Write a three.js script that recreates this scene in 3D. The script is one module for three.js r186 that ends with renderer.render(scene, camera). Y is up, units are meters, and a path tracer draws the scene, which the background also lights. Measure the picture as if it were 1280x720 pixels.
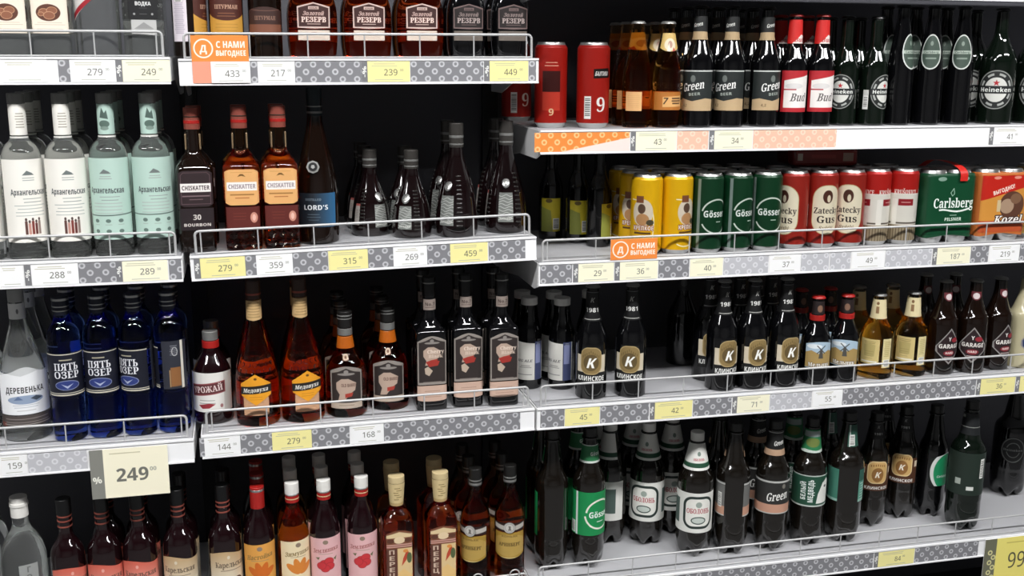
import * as THREE from 'three';
import { mergeGeometries } from 'three/addons/utils/BufferGeometryUtils.js';
import { RectAreaLightUniformsLib } from 'three/addons/lights/RectAreaLightUniformsLib.js';

// ---------------------------------------------------------------- camera, light, exposure
const scene = new THREE.Scene();
const camera = new THREE.PerspectiveCamera(30.5, 1280 / 720, 0.05, 50);
const deg = Math.PI / 180;
camera.rotation.order = 'YXZ';
camera.position.set(0.106, 1.55, 2.003);
camera.rotation.set(-12.466 * deg, -14.228 * deg, 0.367 * deg);
const renderer = new THREE.WebGLRenderer({ antialias: true });
renderer.toneMapping = THREE.LinearToneMapping;
renderer.toneMappingExposure = 1.05;
renderer.shadowMap.enabled = true;
RectAreaLightUniformsLib.init();
scene.background = new THREE.Color(0x000000);
const LAMP = 46;            // radiance of the ceiling lamps
const LAMP_GLOW = 16;

// ---------------------------------------------------------------- small tools
let seed = 7;
const rnd = () => { seed = (seed * 1664525 + 1013904223) >>> 0; return seed / 4294967296; };
const used = new Map();
const numbered = (n) => { const k = used.get(n) ?? 0; used.set(n, k + 1); return k ? n + '_' + String(k).padStart(3, '0') : n; };
const lin = (hex) => new THREE.Color(hex);
const std = (hex, roughness = 0.5, metalness = 0, more = {}) => new THREE.MeshPhysicalMaterial({ color: lin(hex), roughness, metalness, ...more });
function add(o, name, label, category, group, kind) {
  o.name = numbered(name);
  if (label) o.userData.label = label;
  if (category) o.userData.category = category;
  if (group) o.userData.group = group;
  if (kind) o.userData.kind = kind;
  scene.add(o);
  return o;
}
function part(parent, name, geometry, material) {
  const m = new THREE.Mesh(geometry, material);
  m.name = name; m.castShadow = m.receiveShadow = true;
  parent.add(m);
  return m;
}
function boxGeo(x0, x1, y0, y1, z0, z1) { const g = new THREE.BoxGeometry(x1 - x0, y1 - y0, z1 - z0); g.translate((x0 + x1) / 2, (y0 + y1) / 2, (z0 + z1) / 2); return g; }

// rings of (half width a, half depth b, height y, squareness n, fillet f), lofted into one closed skin
function fillet(rows) {
  const out = [], v = (p, q, t) => [0, 1, 2].map((k) => p[k] + (q[k] - p[k]) * t);
  rows.forEach((p, i) => {
    const n = p[3] ?? 2, f = p[4] ?? 0.0025;
    if (!i || i === rows.length - 1 || f <= 0) { out.push([p[0], p[1], p[2], n]); return; }
    const d = (q) => Math.hypot(q[0] - p[0], q[2] - p[2]) || 1e-6;
    const A = v(p, rows[i - 1], Math.min(0.48, f / d(rows[i - 1]))), B = v(p, rows[i + 1], Math.min(0.48, f / d(rows[i + 1])));
    const steps = f > 0.01 ? 7 : 4;
    for (let s = 0; s <= steps; s++) { const t = s / steps, w = v(v(A, p, t), v(p, B, t), t); out.push([w[0], w[1], w[2], n]); }
  });
  return out;
}
// the point at polar angle t of a rounded outline: half width a, half depth b, squareness n
function outline(a, b, t, n) {
  if (!a || !b) return [0, 0];
  const s = Math.sin(t), c = Math.cos(t), k = Math.pow(Math.pow(Math.abs(s) / a, n) + Math.pow(Math.abs(c) / b, n), -1 / n);
  return [k * s, k * c];
}
function loft(rows, seg = 36, bend) {
  const rings = fillet(rows), pos = [], uv = [], idx = [];
  rings.forEach(([a, b, y, n], j) => {
    for (let i = 0; i <= seg; i++) {
      const t = (i / seg) * 2 * Math.PI;
      const q = outline(a, b, t, n);
      let p = [q[0], y, q[1]];
      if (bend) p = bend(p, t);
      pos.push(...p); uv.push(i / seg, y);
    }
    if (j) for (let i = 0; i < seg; i++) { const o = (j - 1) * (seg + 1) + i, q = o + seg + 1; idx.push(o, o + 1, q, o + 1, q + 1, q); }
  });
  const g = new THREE.BufferGeometry();
  g.setAttribute('position', new THREE.Float32BufferAttribute(pos, 3));
  g.setAttribute('uv', new THREE.Float32BufferAttribute(uv, 2));
  g.userData.rings = rings;
  g.setIndex(idx); g.computeVertexNormals();
  const N = g.attributes.normal;   // the seam shares one normal
  for (let j = 0; j < rings.length; j++) { const o = j * (seg + 1), q = o + seg; N.setXYZ(q, N.getX(o), N.getY(o), N.getZ(o)); }
  return g;
}
const round = (rows, seg) => loft(rows.map(([r, y, f]) => [r, r, y, 2, f]), seg);
const square = (rows, n = 7, seg = 64) => loft(rows.map(([r, y, f, m]) => [r, r, y, m ?? n, f]), seg);

// ---------------------------------------------------------------- printed paper: one sheet of artwork that all labels share
const SHEET = 2048;
let ink, sx, sy, rowH;
function newSheet() {
  const c = document.createElement('canvas'); c.width = c.height = SHEET;
  ink = c.getContext('2d'); ink.fillStyle = '#fff'; ink.fillRect(0, 0, SHEET, SHEET); sx = sy = 4; rowH = 0;
  const t = new THREE.CanvasTexture(c); t.colorSpace = THREE.SRGBColorSpace; t.magFilter = THREE.LinearFilter;
  return t;
}
const printed = newSheet();
const DOTS = 1800;            // dots per metre of paper
function art(wm, hm, draw, dots = DOTS) {
  const w = Math.ceil(wm * dots), h = Math.ceil(hm * dots);
  if (sx + w + 4 > SHEET) { sx = 4; sy += rowH + 5; rowH = 0; }
  if (sy + h > SHEET) throw new Error('the sheet of artwork is full');
  ink.save(); ink.beginPath(); ink.rect(sx - 2, sy - 2, w + 4, h + 4); ink.clip();
  ink.translate(sx, sy); ink.scale(w / 100, w / 100);
  draw(ink, (100 * h) / w);
  ink.restore();
  const r = { u0: sx / SHEET, u1: (sx + w) / SHEET, v0: 1 - (sy + h) / SHEET, v1: 1 - sy / SHEET };
  sx += w + 5; rowH = Math.max(rowH, h);
  return r;
}
const fill = (c, col, x = -5, y = -5, w = 110, h = 900) => { c.fillStyle = col; c.fillRect(x, y, w, h); };
function say(c, text, x, y, size, col, o = {}) {
  c.save(); c.translate(x, y);
  if (o.rot) c.rotate(o.rot * deg);
  if (o.i) c.transform(1, 0, -0.26, 1, 0, 0);
  c.font = (o.b === 0 ? '' : 'bold ') + size + 'px ' + (o.f ?? 'sans-serif');
  c.textAlign = o.align ?? 'center'; c.textBaseline = 'middle'; c.fillStyle = col;
  const m = c.measureText(text).width;
  if (o.w) c.scale(o.w / m, 1);
  if (o.edge) { c.lineWidth = o.edgeW ?? size / 6; c.strokeStyle = o.edge; c.lineJoin = 'round'; c.strokeText(text, 0, 0); }
  c.fillText(text, 0, 0); c.restore();
}
const disc = (c, x, y, rx, ry, col, line, lw = 2) => { c.beginPath(); c.ellipse(x, y, rx, ry, 0, 0, 7); if (col) { c.fillStyle = col; c.fill(); } if (line) { c.strokeStyle = line; c.lineWidth = lw; c.stroke(); } };
const poly = (c, pts, col, line, lw = 2) => { c.beginPath(); pts.forEach((p, i) => (i ? c.lineTo(...p) : c.moveTo(...p))); c.closePath(); if (col) { c.fillStyle = col; c.fill(); } if (line) { c.strokeStyle = line; c.lineWidth = lw; c.lineJoin = 'round'; c.stroke(); } };
const lines = (c, x, y, w, n, gap, col, lw = 1.2) => { c.strokeStyle = col; c.lineWidth = lw; for (let k = 0; k < n; k++) { const s = w * (0.72 + 0.28 * rnd()); c.beginPath(); c.moveTo(x - s / 2, y + k * gap); c.lineTo(x + s / 2, y + k * gap); c.stroke(); } };
const bars = (c, x, y, w, h) => { fill(c, '#e9e9e4', x, y, w, h); c.fillStyle = '#222'; for (let k = 0.1; k < 0.92; k += 0.06 + 0.05 * rnd()) c.fillRect(x + w * 0.12, y + h * k, w * 0.76, h * 0.03); };

const paper = new THREE.MeshStandardMaterial({ map: printed, roughness: 0.55 });
const foil = new THREE.MeshStandardMaterial({ map: printed, roughness: 0.34, metalness: 0.25 });
const gloss = new THREE.MeshPhysicalMaterial({ map: printed, roughness: 0.3 });

const radiusAt = (rings, y) => { let r = 0; for (let i = 1; i < rings.length; i++) { const p = rings[i - 1], q = rings[i]; if (p[2] <= y && q[2] >= y && q[2] > p[2]) r = Math.max(r, p[0] + ((q[0] - p[0]) * (y - p[2])) / (q[2] - p[2])); } return r; };
// a sheet wrapped round a body: w metres wide on a ring (a, b, n) from y0 to y1; top/bottom(u) cut its outline
function wrapGeo({ a, b = a, n = 2, a1 = a, b1 = a1 * (b / a), y0, y1, w, rect, top, bottom, turn = 0, cols = 20, rowsN = 3, off = 0.0006, rings }) {
  const M = 720, arc = [0], at = (A, B, t) => outline(A, B, t, n);
  for (let i = 1; i <= M; i++) { const p = at(a, b, (i / M) * Math.PI), q = at(a, b, ((i - 1) / M) * Math.PI); arc.push(arc[i - 1] + Math.hypot(p[0] - q[0], p[1] - q[1])); }
  const half = Math.min(w / 2, arc[M]);
  const angle = (s) => { const d = Math.min(Math.abs(s), arc[M] - 1e-9); let i = 1; while (i < M && arc[i] < d) i++; return Math.sign(s) * ((i - 1 + (d - arc[i - 1]) / (arc[i] - arc[i - 1] || 1)) / M) * Math.PI; };
  const pos = [], uv = [], idx = [], nor = [], H = y1 - y0;
  const swell = (f) => { const lin1 = a + (a1 - a) * f; return rings && a1 !== a ? Math.max(1, radiusAt(rings, y0 + H * f) / lin1) : 1; };
  for (let i = 0; i <= cols; i++) {
    const u = i / cols, t = angle((u - 0.5) * 2 * half) + turn, lo = bottom ? bottom(u) : 0, hi = top ? top(u) : 1;
    const p = at(a, b, t + 1e-3), q = at(a, b, t - 1e-3), L = Math.hypot(p[0] - q[0], p[1] - q[1]) || 1, nx = -(p[1] - q[1]) / L, nz = (p[0] - q[0]) / L;
    for (let j = 0; j <= rowsN; j++) {
      const f = lo + (hi - lo) * (j / rowsN), k = swell(f), [x, z] = at((a + (a1 - a) * f) * k, (b + (b1 - b) * f) * k, t);
      pos.push(x + nx * off, y0 + H * f, z + nz * off); nor.push(nx, (a - a1) / H, nz);
      uv.push(rect.u0 + (rect.u1 - rect.u0) * u, rect.v0 + (rect.v1 - rect.v0) * f);
    }
  }
  for (let i = 0; i < cols; i++) for (let j = 0; j < rowsN; j++) { const o = i * (rowsN + 1) + j, q = o + rowsN + 1; idx.push(o, q, o + 1, q, q + 1, o + 1); }
  const g = new THREE.BufferGeometry();
  g.setAttribute('position', new THREE.Float32BufferAttribute(pos, 3));
  g.setAttribute('normal', new THREE.Float32BufferAttribute(nor, 3));
  g.setAttribute('uv', new THREE.Float32BufferAttribute(uv, 2));
  g.setIndex(idx); g.normalizeNormals();
  return g;
}
// label(parent, part name, where, artwork): artwork is drawn 100 wide
function label(parent, name, o, draw, material = paper) {
  const rect = draw.u1 ? draw : art(o.w, o.y1 - o.y0, draw);
  const body = parent.children.find((q) => q.name === 'glass' || q.name === 'bottle_body');
  return part(parent, name, wrapGeo({ rings: body?.geometry.userData.rings, rowsN: o.a1 ? 8 : 3, ...o, rect }), material);
}
function cardGeo(w, h, d, rect, plain) {   // a flat card, printed on its front
  const g = new THREE.BoxGeometry(w, h, d), U = g.attributes.uv;
  for (let i = 0; i < U.count; i++) {
    const front = i >= 16 && i < 20, r = front ? rect : plain;
    U.setXY(i, r.u0 + (r.u1 - r.u0) * U.getX(i), r.v0 + (r.v1 - r.v0) * U.getY(i));
  }
  return g;
}
const blank = art(0.004, 0.004, (c) => fill(c, '#f4f2ee'));

// ---------------------------------------------------------------- materials
const through = (attenuationColor, attenuationDistance, more = {}) => new THREE.MeshPhysicalMaterial({ color: 0xffffff, transmission: 1, thickness: 0.05, roughness: 0.02, ior: 1.36, attenuationColor: new THREE.Color(...attenuationColor), attenuationDistance, ...more });
const M = {
  clear: through([0.92, 0.93, 0.92], 0.06, { transmission: 0.95, color: 0xe6e8e6, roughness: 0.04 }),
  blue: through([0.2, 0.33, 0.8], 0.04),
  amber: through([0.86, 0.5, 0.14], 0.04),
  honey: through([0.8, 0.36, 0.07], 0.04),
  straw: through([0.93, 0.68, 0.22], 0.05),
  redbrown: through([0.66, 0.24, 0.06], 0.035),
  brown: std(0x140a06, 0.07, 0, { clearcoat: 0.5, clearcoatRoughness: 0.05 }),
  wine: std(0x17070a, 0.08, 0, { clearcoat: 0.5 }),
  black: std(0x08080a, 0.07, 0, { clearcoat: 0.5, clearcoatRoughness: 0.05 }),
  bottleGreen: std(0x0a120c, 0.07, 0, { clearcoat: 0.5 }),
  pet: std(0x120e0a, 0.14, 0, { clearcoat: 0.8, clearcoatRoughness: 0.1 }),
  petLemon: std(0xb9b190, 0.18, 0, { clearcoat: 0.5 }),
  white: std(0xe4e2dc, 0.4), glint: std(0x8a765c, 0.12, 0.2), ribGlass: std(0x34322f, 0.12, 0.3, { clearcoat: 0.6 }), smoke: std(0x120809, 0.06, 0, { clearcoat: 0.7 }), capGrey: std(0x45423f, 0.3, 0.4), litAmber: std(0xb05a16, 0.2, 0, { clearcoat: 0.6 }), cream: std(0xcdb98c, 0.5), grey: std(0x8b8b88, 0.35, 0.5), silver: std(0xc8c8c6, 0.28, 0.9),
  darkCap: std(0x171615, 0.35), blackCap: std(0x0c0c0d, 0.3), copper: std(0x9a5145, 0.35, 0.35), redCap: std(0xa3201c, 0.35), brownCap: std(0x3a241a, 0.4), navy: std(0x1c2030, 0.35, 0.2), petrol: std(0x0c1a20, 0.35),
  frost: std(0xb9bab6, 0.35, 0, { transmission: 0.3, thickness: 0 }),
  steel: std(0xf3f3f4, 0.42), board: std(0xb4b4b7, 0.4), plate: std(0xd8d8d8, 0.45), wire: std(0xc4c4c4, 0.4, 0.35), post: std(0x1a1a1c, 0.5), backing: std(0x4a4a50, 0.55),
  gold: std(0xb08a3e, 0.4, 0.4),
};

// ---------------------------------------------------------------- the kinds of goods: each builds one bottle, can or pack with its parts
const KIND = {};
const def = (key, name, category, short, desc, depth, build) => { KIND[key] = { name, category, short, desc, depth, build }; };
const capGeo = (r, y0, y1) => round([[0, y0], [r, y0, 0.0008], [r, y1, 0.0016], [0, y1]], 24);
const cap = (g, r, y0, y1, m, name = 'cap') => part(g, name, capGeo(r, y0, y1), m);
const ridge = (g, r, y0, y1, m, name) => part(g, name, round([[r - 0.003, y0], [r, y0, 0.0005], [r, y1, 0.0005], [r - 0.003, y1]], 24), m);
function crown(g, y, m) {
  part(g, 'crown_cap', loft([[0, 0, y, 2], [0.0155, 0.0155, y, 2, 0.0004], [0.0135, 0.0135, y + 0.005, 2, 0.0025], [0, 0, y + 0.006, 2]], 42, ([px, py, pz], t) => { const k = py < y + 0.002 ? 1 + 0.035 * Math.cos(t * 21) : 1; return [px * k, py, pz * k]; }), m);
}
const arch = (h, k = 0.5) => (u) => 1 - h * Math.pow(Math.abs(2 * u - 1), 1 / k);
const notch = (h, c = 0.14) => (u) => { const e = Math.min(u, 1 - u); return e < c ? 1 - h * (1 - e / c) : 1; };
const notchLow = (h, c = 0.14) => (u) => { const e = Math.min(u, 1 - u); return e < c ? h * (1 - e / c) : 0; };
const bowl = (h) => (u) => h * Math.pow(Math.abs(2 * u - 1), 2.2);

// --- left bay, vodkas
def('cream', 'vodka_bottle', 'bottle', 'cream-label square bottle', 'square clear bottle with tall cream label', 0.066, (g) => {
  part(g, 'glass', square([[0, 0], [0.0315, 0, 0.004], [0.0315, 0.2, 0.012], [0.0145, 0.222, 0.006, 2], [0.0145, 0.26, 0.002, 2], [0, 0.26, 0, 2]]), M.clear);
  cap(g, 0.0155, 0.261, 0.285, M.cream);
  label(g, 'front_label', { a: 0.0315, n: 7, y0: 0.04, y1: 0.15, w: 0.06 }, (c, H) => {
    fill(c, '#ece0cf'); disc(c, 48, H - 58, 33, 24, '#5a3426'); for (const [x, y, s] of [[36, -60, 13], [58, -64, 14], [50, -50, 15], [28, -54, 8]]) disc(c, x, H + y, s, s * 0.7, '#8d5a42', '#c79a78', 1.5);
    lines(c, 50, H - 30, 84, 2, 6, '#b5a898'); lines(c, 50, H - 12, 80, 2, 5, '#c2b6a6'); say(c, 'ХЛЕБНАЯ', 50, H - 120, 20, '#5a3426', { w: 80 });
  });
});
def('diagonal', 'vodka_bottle', 'bottle', 'slant-label bottle', 'clear round bottle with slanted red-edged label', 0.08, (g) => {
  part(g, 'glass', round([[0, 0], [0.038, 0, 0.005], [0.038, 0.2, 0.02], [0.0145, 0.235, 0.01], [0.0145, 0.27, 0.002], [0, 0.27]]), M.clear);
  cap(g, 0.0155, 0.271, 0.295, M.silver);
  label(g, 'front_label', { a: 0.038, y0: 0.055, y1: 0.15, w: 0.062, turn: -0.55, bottom: (u) => 0.05 + 0.55 * u }, (c, H) => {
    fill(c, '#d9d6d2'); poly(c, [[-5, H * 0.95], [105, H * 0.4], [105, H * 0.32], [-5, H * 0.84]], '#a01f2a'); lines(c, 40, H * 0.3, 60, 4, 8, '#999'); 
  });
});
def('blackLabel', 'vodka_bottle', 'bottle', 'black-label clear bottle', 'clear bottle with black label above a grey strip', 0.076, (g) => {
  part(g, 'glass', square([[0, 0], [0.035, 0, 0.005], [0.035, 0.2, 0.02], [0.0145, 0.232, 0.01, 2], [0.0145, 0.265, 0.002, 2], [0, 0.265, 0, 2]], 4), M.clear);
  cap(g, 0.0155, 0.266, 0.29, M.blackCap);
  label(g, 'front_label', { a: 0.035, n: 4, y0: 0.066, y1: 0.15, w: 0.05 }, (c, H) => { fill(c, '#141416'); say(c, 'ВОДКА', 50, H - 52, 17, '#e8e8e6', { w: 54 }); say(c, '· · · · ·', 50, H - 36, 10, '#aaa'); disc(c, 20, H - 16, 4, 4, '#999'); disc(c, 80, H - 16, 4, 4, '#999'); lines(c, 50, H - 16, 30, 1, 4, '#888'); });
  label(g, 'lower_label', { a: 0.035, n: 4, y0: 0.038, y1: 0.064, w: 0.042 }, (c, H) => { fill(c, '#b9b9b7'); poly(c, [[10, H * 0.6], [50, H * 0.15], [90, H * 0.6]], '#8f8f8e'); lines(c, 50, H * 0.66, 80, 3, 6, '#777'); });
});
const arkhangel = (tint, picture) => (g) => {
  part(g, 'glass', round([[0, 0], [0.0343, 0, 0.005], [0.0345, 0.176, 0.02], [0.031, 0.2, 0.012], [0.0135, 0.216, 0.008], [0.0135, 0.288, 0.002], [0, 0.288]]), M.clear);
  part(g, 'cap', capGeo(0.0148, 0.277, 0.295), M.grey);
  ridge(g, 0.0152, 0.2165, 0.2195, M.white, 'neck_ring');
  label(g, 'neck_label', { a: 0.0138, y0: 0.222, y1: 0.276, w: 0.06 }, (c, H) => { fill(c, tint); if (picture === 'mint') { poly(c, [[38, H * 0.45], [45, H * 0.12], [52, H * 0.3], [58, H * 0.2], [62, H * 0.5]], '#4c5f58'); disc(c, 50, H * 0.66, 15, 11, '#566b62'); disc(c, 50, H * 0.8, 12, 6, '#7d9187'); } else { lines(c, 50, H * 0.3, 26, 6, 8, '#a59f93', 3); } });
  label(g, 'front_label', { a: 0.0345, y0: 0.033, y1: 0.181, w: 0.1 }, (c, H) => {
    fill(c, tint); say(c, 'Архангельская', 50, 58, 15, '#33383a', { w: 64, b: 1 }); 
    poly(c, [[40, 28], [48, 20], [56, 24], [60, 28]], '#6c7472'); lines(c, 50, 33, 24, 2, 4, '#9aa29e'); lines(c, 55, 70, 40, 2, 6, '#8f9793'); lines(c, 50, 82, 56, 4, 6, '#a9b0ac'); 
    if (picture === 'mint') { c.strokeStyle = '#5a6b64'; c.lineWidth = 2; c.beginPath(); c.moveTo(-5, 103); c.quadraticCurveTo(50, 106, 105, 101); c.stroke(); for (let k = 0; k < 6; k++) { disc(c, 28 + (k % 3) * 22, 114 + Math.floor(k / 3) * 19, 4.5, 3.4, '#5f746c'); lines(c, 28 + (k % 3) * 22, 121 + Math.floor(k / 3) * 19, 13, 1, 3, '#9fb0a8'); } }
    else for (let k = 0; k < 5; k++) { const x = 38 + k * 5.6, t = k % 2 ? 4 : 0; fill(c, ['#5c3a34', '#c08d80', '#7c352d', '#5e2a26', '#88736b'][k], x, 110 + t, 4.3, 24 - t); disc(c, x + 2.2, 107 + t, 1.8, 3, '#4a3a36'); }
  });
};
def('vodkaWhite', 'vodka_bottle', 'bottle', 'white-label vodka bottle', 'clear vodka bottle with white label', 0.075, arkhangel('#efece4', 'white'));
def('vodkaMint', 'vodka_bottle', 'bottle', 'mint-label vodka bottle', 'clear vodka bottle with mint-green label', 0.075, arkhangel('#b5cfc4', 'mint'));
def('village', 'vodka_bottle', 'bottle', 'cone-shouldered clear bottle', 'clear cone-shouldered bottle with white village label', 0.092, (g) => {
  part(g, 'glass', round([[0, 0], [0.0435, 0, 0.006], [0.0435, 0.125, 0.03], [0.0135, 0.226, 0.015], [0.0135, 0.282, 0.002], [0, 0.282]]), M.clear);
  cap(g, 0.0142, 0.264, 0.289, M.frost); 
  label(g, 'neck_label', { a: 0.0142, y0: 0.232, y1: 0.262, w: 0.08 }, (c, H) => { fill(c, '#e6e6e3'); disc(c, 50, H * 0.5, 2.6, 6, '#777'); });
  label(g, 'front_label', { a: 0.0435, y0: 0.054, y1: 0.15, w: 0.105, top: (u) => 0.9 - 0.06 * Math.sin(u * 9) }, (c, H) => {
    fill(c, '#e9eaec'); poly(c, [[-5, 22], [20, 14], [45, 20], [75, 12], [105, 20], [105, -5], [-5, -5]], '#c9cbcc'); say(c, 'ДЕРЕВЕНЬКА', 50, 46, 15, '#2b2b2c', { w: 68 });
    disc(c, 50, 64, 31, 8, '#8f9fb8'); poly(c, [[30, 64], [38, 57], [46, 64]], '#5f7395'); poly(c, [[58, 62], [68, 58], [80, 63], [68, 67]], '#3c4654'); lines(c, 50, 74, 56, 2, 4, '#b7bcc4'); lines(c, 50, 84, 34, 1, 4, '#b9b9b9');
  });
  label(g, 'lower_label', { a: 0.0435, y0: 0.03, y1: 0.052, w: 0.112 }, (c, H) => { fill(c, '#4b4340'); lines(c, 50, H * 0.3, 86, 2, 6, '#8c8480'); fill(c, '#6b3d34', -5, H * 0.6, 18, 20); lines(c, 50, H - 4, 90, 1, 4, '#a59d98'); });
});
def('blueVodka', 'vodka_bottle', 'bottle', 'blue vodka bottle', 'blue glass vodka bottle with dark label', 0.072, (g) => {
  part(g, 'glass', round([[0, 0], [0.0297, 0, 0.005], [0.0297, 0.082, 0.003], [0.0303, 0.086, 0.002], [0.0303, 0.176, 0.003], [0.0297, 0.182, 0.002], [0.03, 0.212, 0.016], [0.0128, 0.236, 0.01], [0.0128, 0.272, 0.002], [0, 0.272]]), M.blue);
  cap(g, 0.0152, 0.243, 0.278, M.navy);
  ridge(g, 0.0156, 0.27, 0.2745, M.silver, 'cap_band'); ridge(g, 0.0156, 0.258, 0.2602, M.silver, 'cap_band'); ridge(g, 0.0156, 0.25, 0.2522, M.silver, 'cap_band');
  label(g, 'front_label', { a: 0.0303, y0: 0.09, y1: 0.174, w: 0.082 }, (c, H) => {
    fill(c, '#0d1020'); fill(c, '#d8d2bd', -5, 2, 110, 2.2); fill(c, '#d8d2bd', -5, H - 9, 110, 1.8); fill(c, '#d8d2bd', -5, H - 5, 110, 3); lines(c, 50, 16, 34, 1, 3, '#aaa38d', 3);
    say(c, 'ПЯТЬ', 50, 33, 23, '#e6e6ea', { f: 'serif', w: 54 }); say(c, 'ОЗЕР', 50, 52, 23, '#e6e6ea', { f: 'serif', w: 56 }); disc(c, 50, 76, 26, 11, '#2c3a78', '#8f97b8', 1.5); poly(c, [[36, 72], [50, 84], [64, 72], [50, 78]], '#aab2cc');
  });
  label(g, 'back_label', { a: 0.0303, y0: 0.09, y1: 0.185, w: 0.05, turn: Math.PI * 0.78 }, (c, H) => { fill(c, '#2a2c36'); fill(c, '#d9d4c8', 70, -5, 12, 300); fill(c, '#8a5c34', 30, H * 0.55, 38, H * 0.4); fill(c, '#b08a5a', 25, H * 0.6, 4, H * 0.36); lines(c, 45, H * 0.1, 30, 6, 7, '#9a9aa0', 2); disc(c, 48, H * 0.22, 10, 16, null, '#b9b9b9', 3); });
});
def('relief', 'vodka_bottle', 'bottle', 'plain clear oval bottle', 'plain clear bottle with embossed plate, white cap', 0.09, (g) => {
  part(g, 'glass', loft([[0, 0, 0], [0.0395, 0.036, 0, 2.3, 0.006], [0.0415, 0.036, 0.2, 2.3, 0.045], [0.0145, 0.0145, 0.242, 2, 0.012], [0.0145, 0.0145, 0.297, 2, 0.002], [0, 0, 0.297]], 40), M.clear);
  cap(g, 0.0158, 0.262, 0.302, M.white); ridge(g, 0.0172, 0.284, 0.291, M.white, 'cap_rim');
  label(g, 'embossed_plate', { a: 0.0415, b: 0.036, n: 2.3, y0: 0.06, y1: 0.175, w: 0.034 }, (c, H) => { fill(c, '#9b9d9b'); for (const [y, t] of [[30, 'Г'], [78, 'О'], [126, 'С'], [174, 'Т']]) say(c, t, 50, y, 46, '#6a6c6b'); }, gloss);
});
// --- berry vodkas and liqueurs of the bottom shelf
const berry = (paperTop, paperLow, fruit) => (g) => {
  part(g, 'glass', round([[0, 0], [0.0325, 0, 0.005], [0.0325, 0.166, 0.022], [0.03, 0.19, 0.014], [0.0125, 0.214, 0.01], [0.0125, 0.262, 0.002], [0, 0.262]]), M.wine);
  cap(g, 0.0142, 0.258, 0.29, M.blackCap);
  for (const y of [0.2535, 0.244, 0.2325]) ridge(g, 0.0138, y, y + 0.003, M.copper, 'neck_band');
  ridge(g, 0.0134, 0.2365, 0.2435, M.wine, 'neck_band');
  label(g, 'front_label', { a: 0.0325, y0: 0.05, y1: 0.158, w: 0.094, top: (u) => 0.955 + 0.04 * Math.sin(u * 6.3 - 0.6) }, (c, H) => {
    const gr = c.createLinearGradient(0, 0, 0, 60); gr.addColorStop(0, paperTop); gr.addColorStop(1, paperLow); fill(c, gr);
    disc(c, 44, 14, 3, 4, paperLow); say(c, 'Карельская', 50, 31, 17, '#4a3a30', { f: 'serif', w: 70 }); lines(c, 50, 44, 60, 1, 4, '#6b5b52'); for (const [x, y] of fruit === 'nut' ? [[52, 76], [64, 70], [42, 84], [58, 86]] : [[50, 78], [60, 72], [41, 74], [55, 88]]) disc(c, x, y, 9, 8, fruit === 'nut' ? '#6b4a36' : '#a5343a', '#3a221a', 1.5);
  });
};
def('berryPink', 'liqueur_bottle', 'bottle', 'coral-label dark bottle', 'dark bottle with coral-red label', 0.074, berry('#d1604e', '#e9a79a', 'berry'));
def('berryBeige', 'liqueur_bottle', 'bottle', 'beige-label dark bottle', 'dark bottle with beige label', 0.074, berry('#c0a076', '#ddd0b8', 'nut'));
const cordial = (glass, tone, leaf, red, text) => (g) => {
  part(g, 'glass', round([[0, 0], [0.0315, 0, 0.005], [0.0315, 0.178, 0.02], [0.024, 0.2, 0.014], [0.0118, 0.226, 0.012], [0.0118, 0.262, 0.002], [0, 0.262]]), M[glass]);
  if (red) cap(g, 0.0142, 0.234, 0.28, M.redCap); else { cap(g, 0.0142, 0.258, 0.282, M.white); ridge(g, 0.0139, 0.24, 0.2555, M.redCap, 'cap_band'); ridge(g, 0.0141, 0.247, 0.2492, M.cream, 'cap_band'); }
  ridge(g, 0.0145, red ? 0.27 : 0.2555, red ? 0.275 : 0.258, M.silver, 'neck_ring');
  label(g, 'front_label', { a: 0.0315, y0: 0.05, y1: 0.168, w: 0.078, top: (u) => 0.96 + 0.03 * u }, (c, H) => {
    fill(c, tone); disc(c, 50, 16, 7, 6, '#8d7a68'); c.save(); say(c, text, 50, 38, 17, leaf === '#c8363c' ? '#9c5550' : '#80683c', { f: 'serif', i: 1, w: 72, rot: -6 }); c.restore(); lines(c, 50, 49, 50, 1, 3, '#a08d74');
    if (leaf === '#c8363c') { for (const [x, y] of [[46, 76], [58, 70], [60, 84], [48, 90], [38, 82]]) disc(c, x, y, 12, 10, leaf, '#a82a30', 1.5); poly(c, [[30, 66], [22, 60], [34, 58]], '#6c6a46'); poly(c, [[70, 64], [80, 58], [76, 70]], '#6c6a46'); }
    else for (const r of [-50, -15, 20, 55]) { c.save(); c.translate(52, 96); c.rotate(r * deg); disc(c, 0, -22, 9, 22, leaf); c.restore(); }
  });
};
def('liqueurOrange', 'liqueur_bottle', 'bottle', 'orange-label bottle', 'red-capped bottle with orange label', 0.066, cordial('wine', '#e0a04c', '#d06a22', true, 'Настойка'));
def('liqueurCream', 'liqueur_bottle', 'bottle', 'cream-label amber bottle', 'amber bottle with cream maple-leaf label', 0.066, cordial('amber', '#ecdab4', '#d98436', false, 'Зимушка'));
def('liqueurPink', 'liqueur_bottle', 'bottle', 'pink-label bottle', 'white-capped bottle with pink berry label', 0.066, cordial('wine', '#e2b3b4', '#c8363c', false, 'Земляника'));
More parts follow.
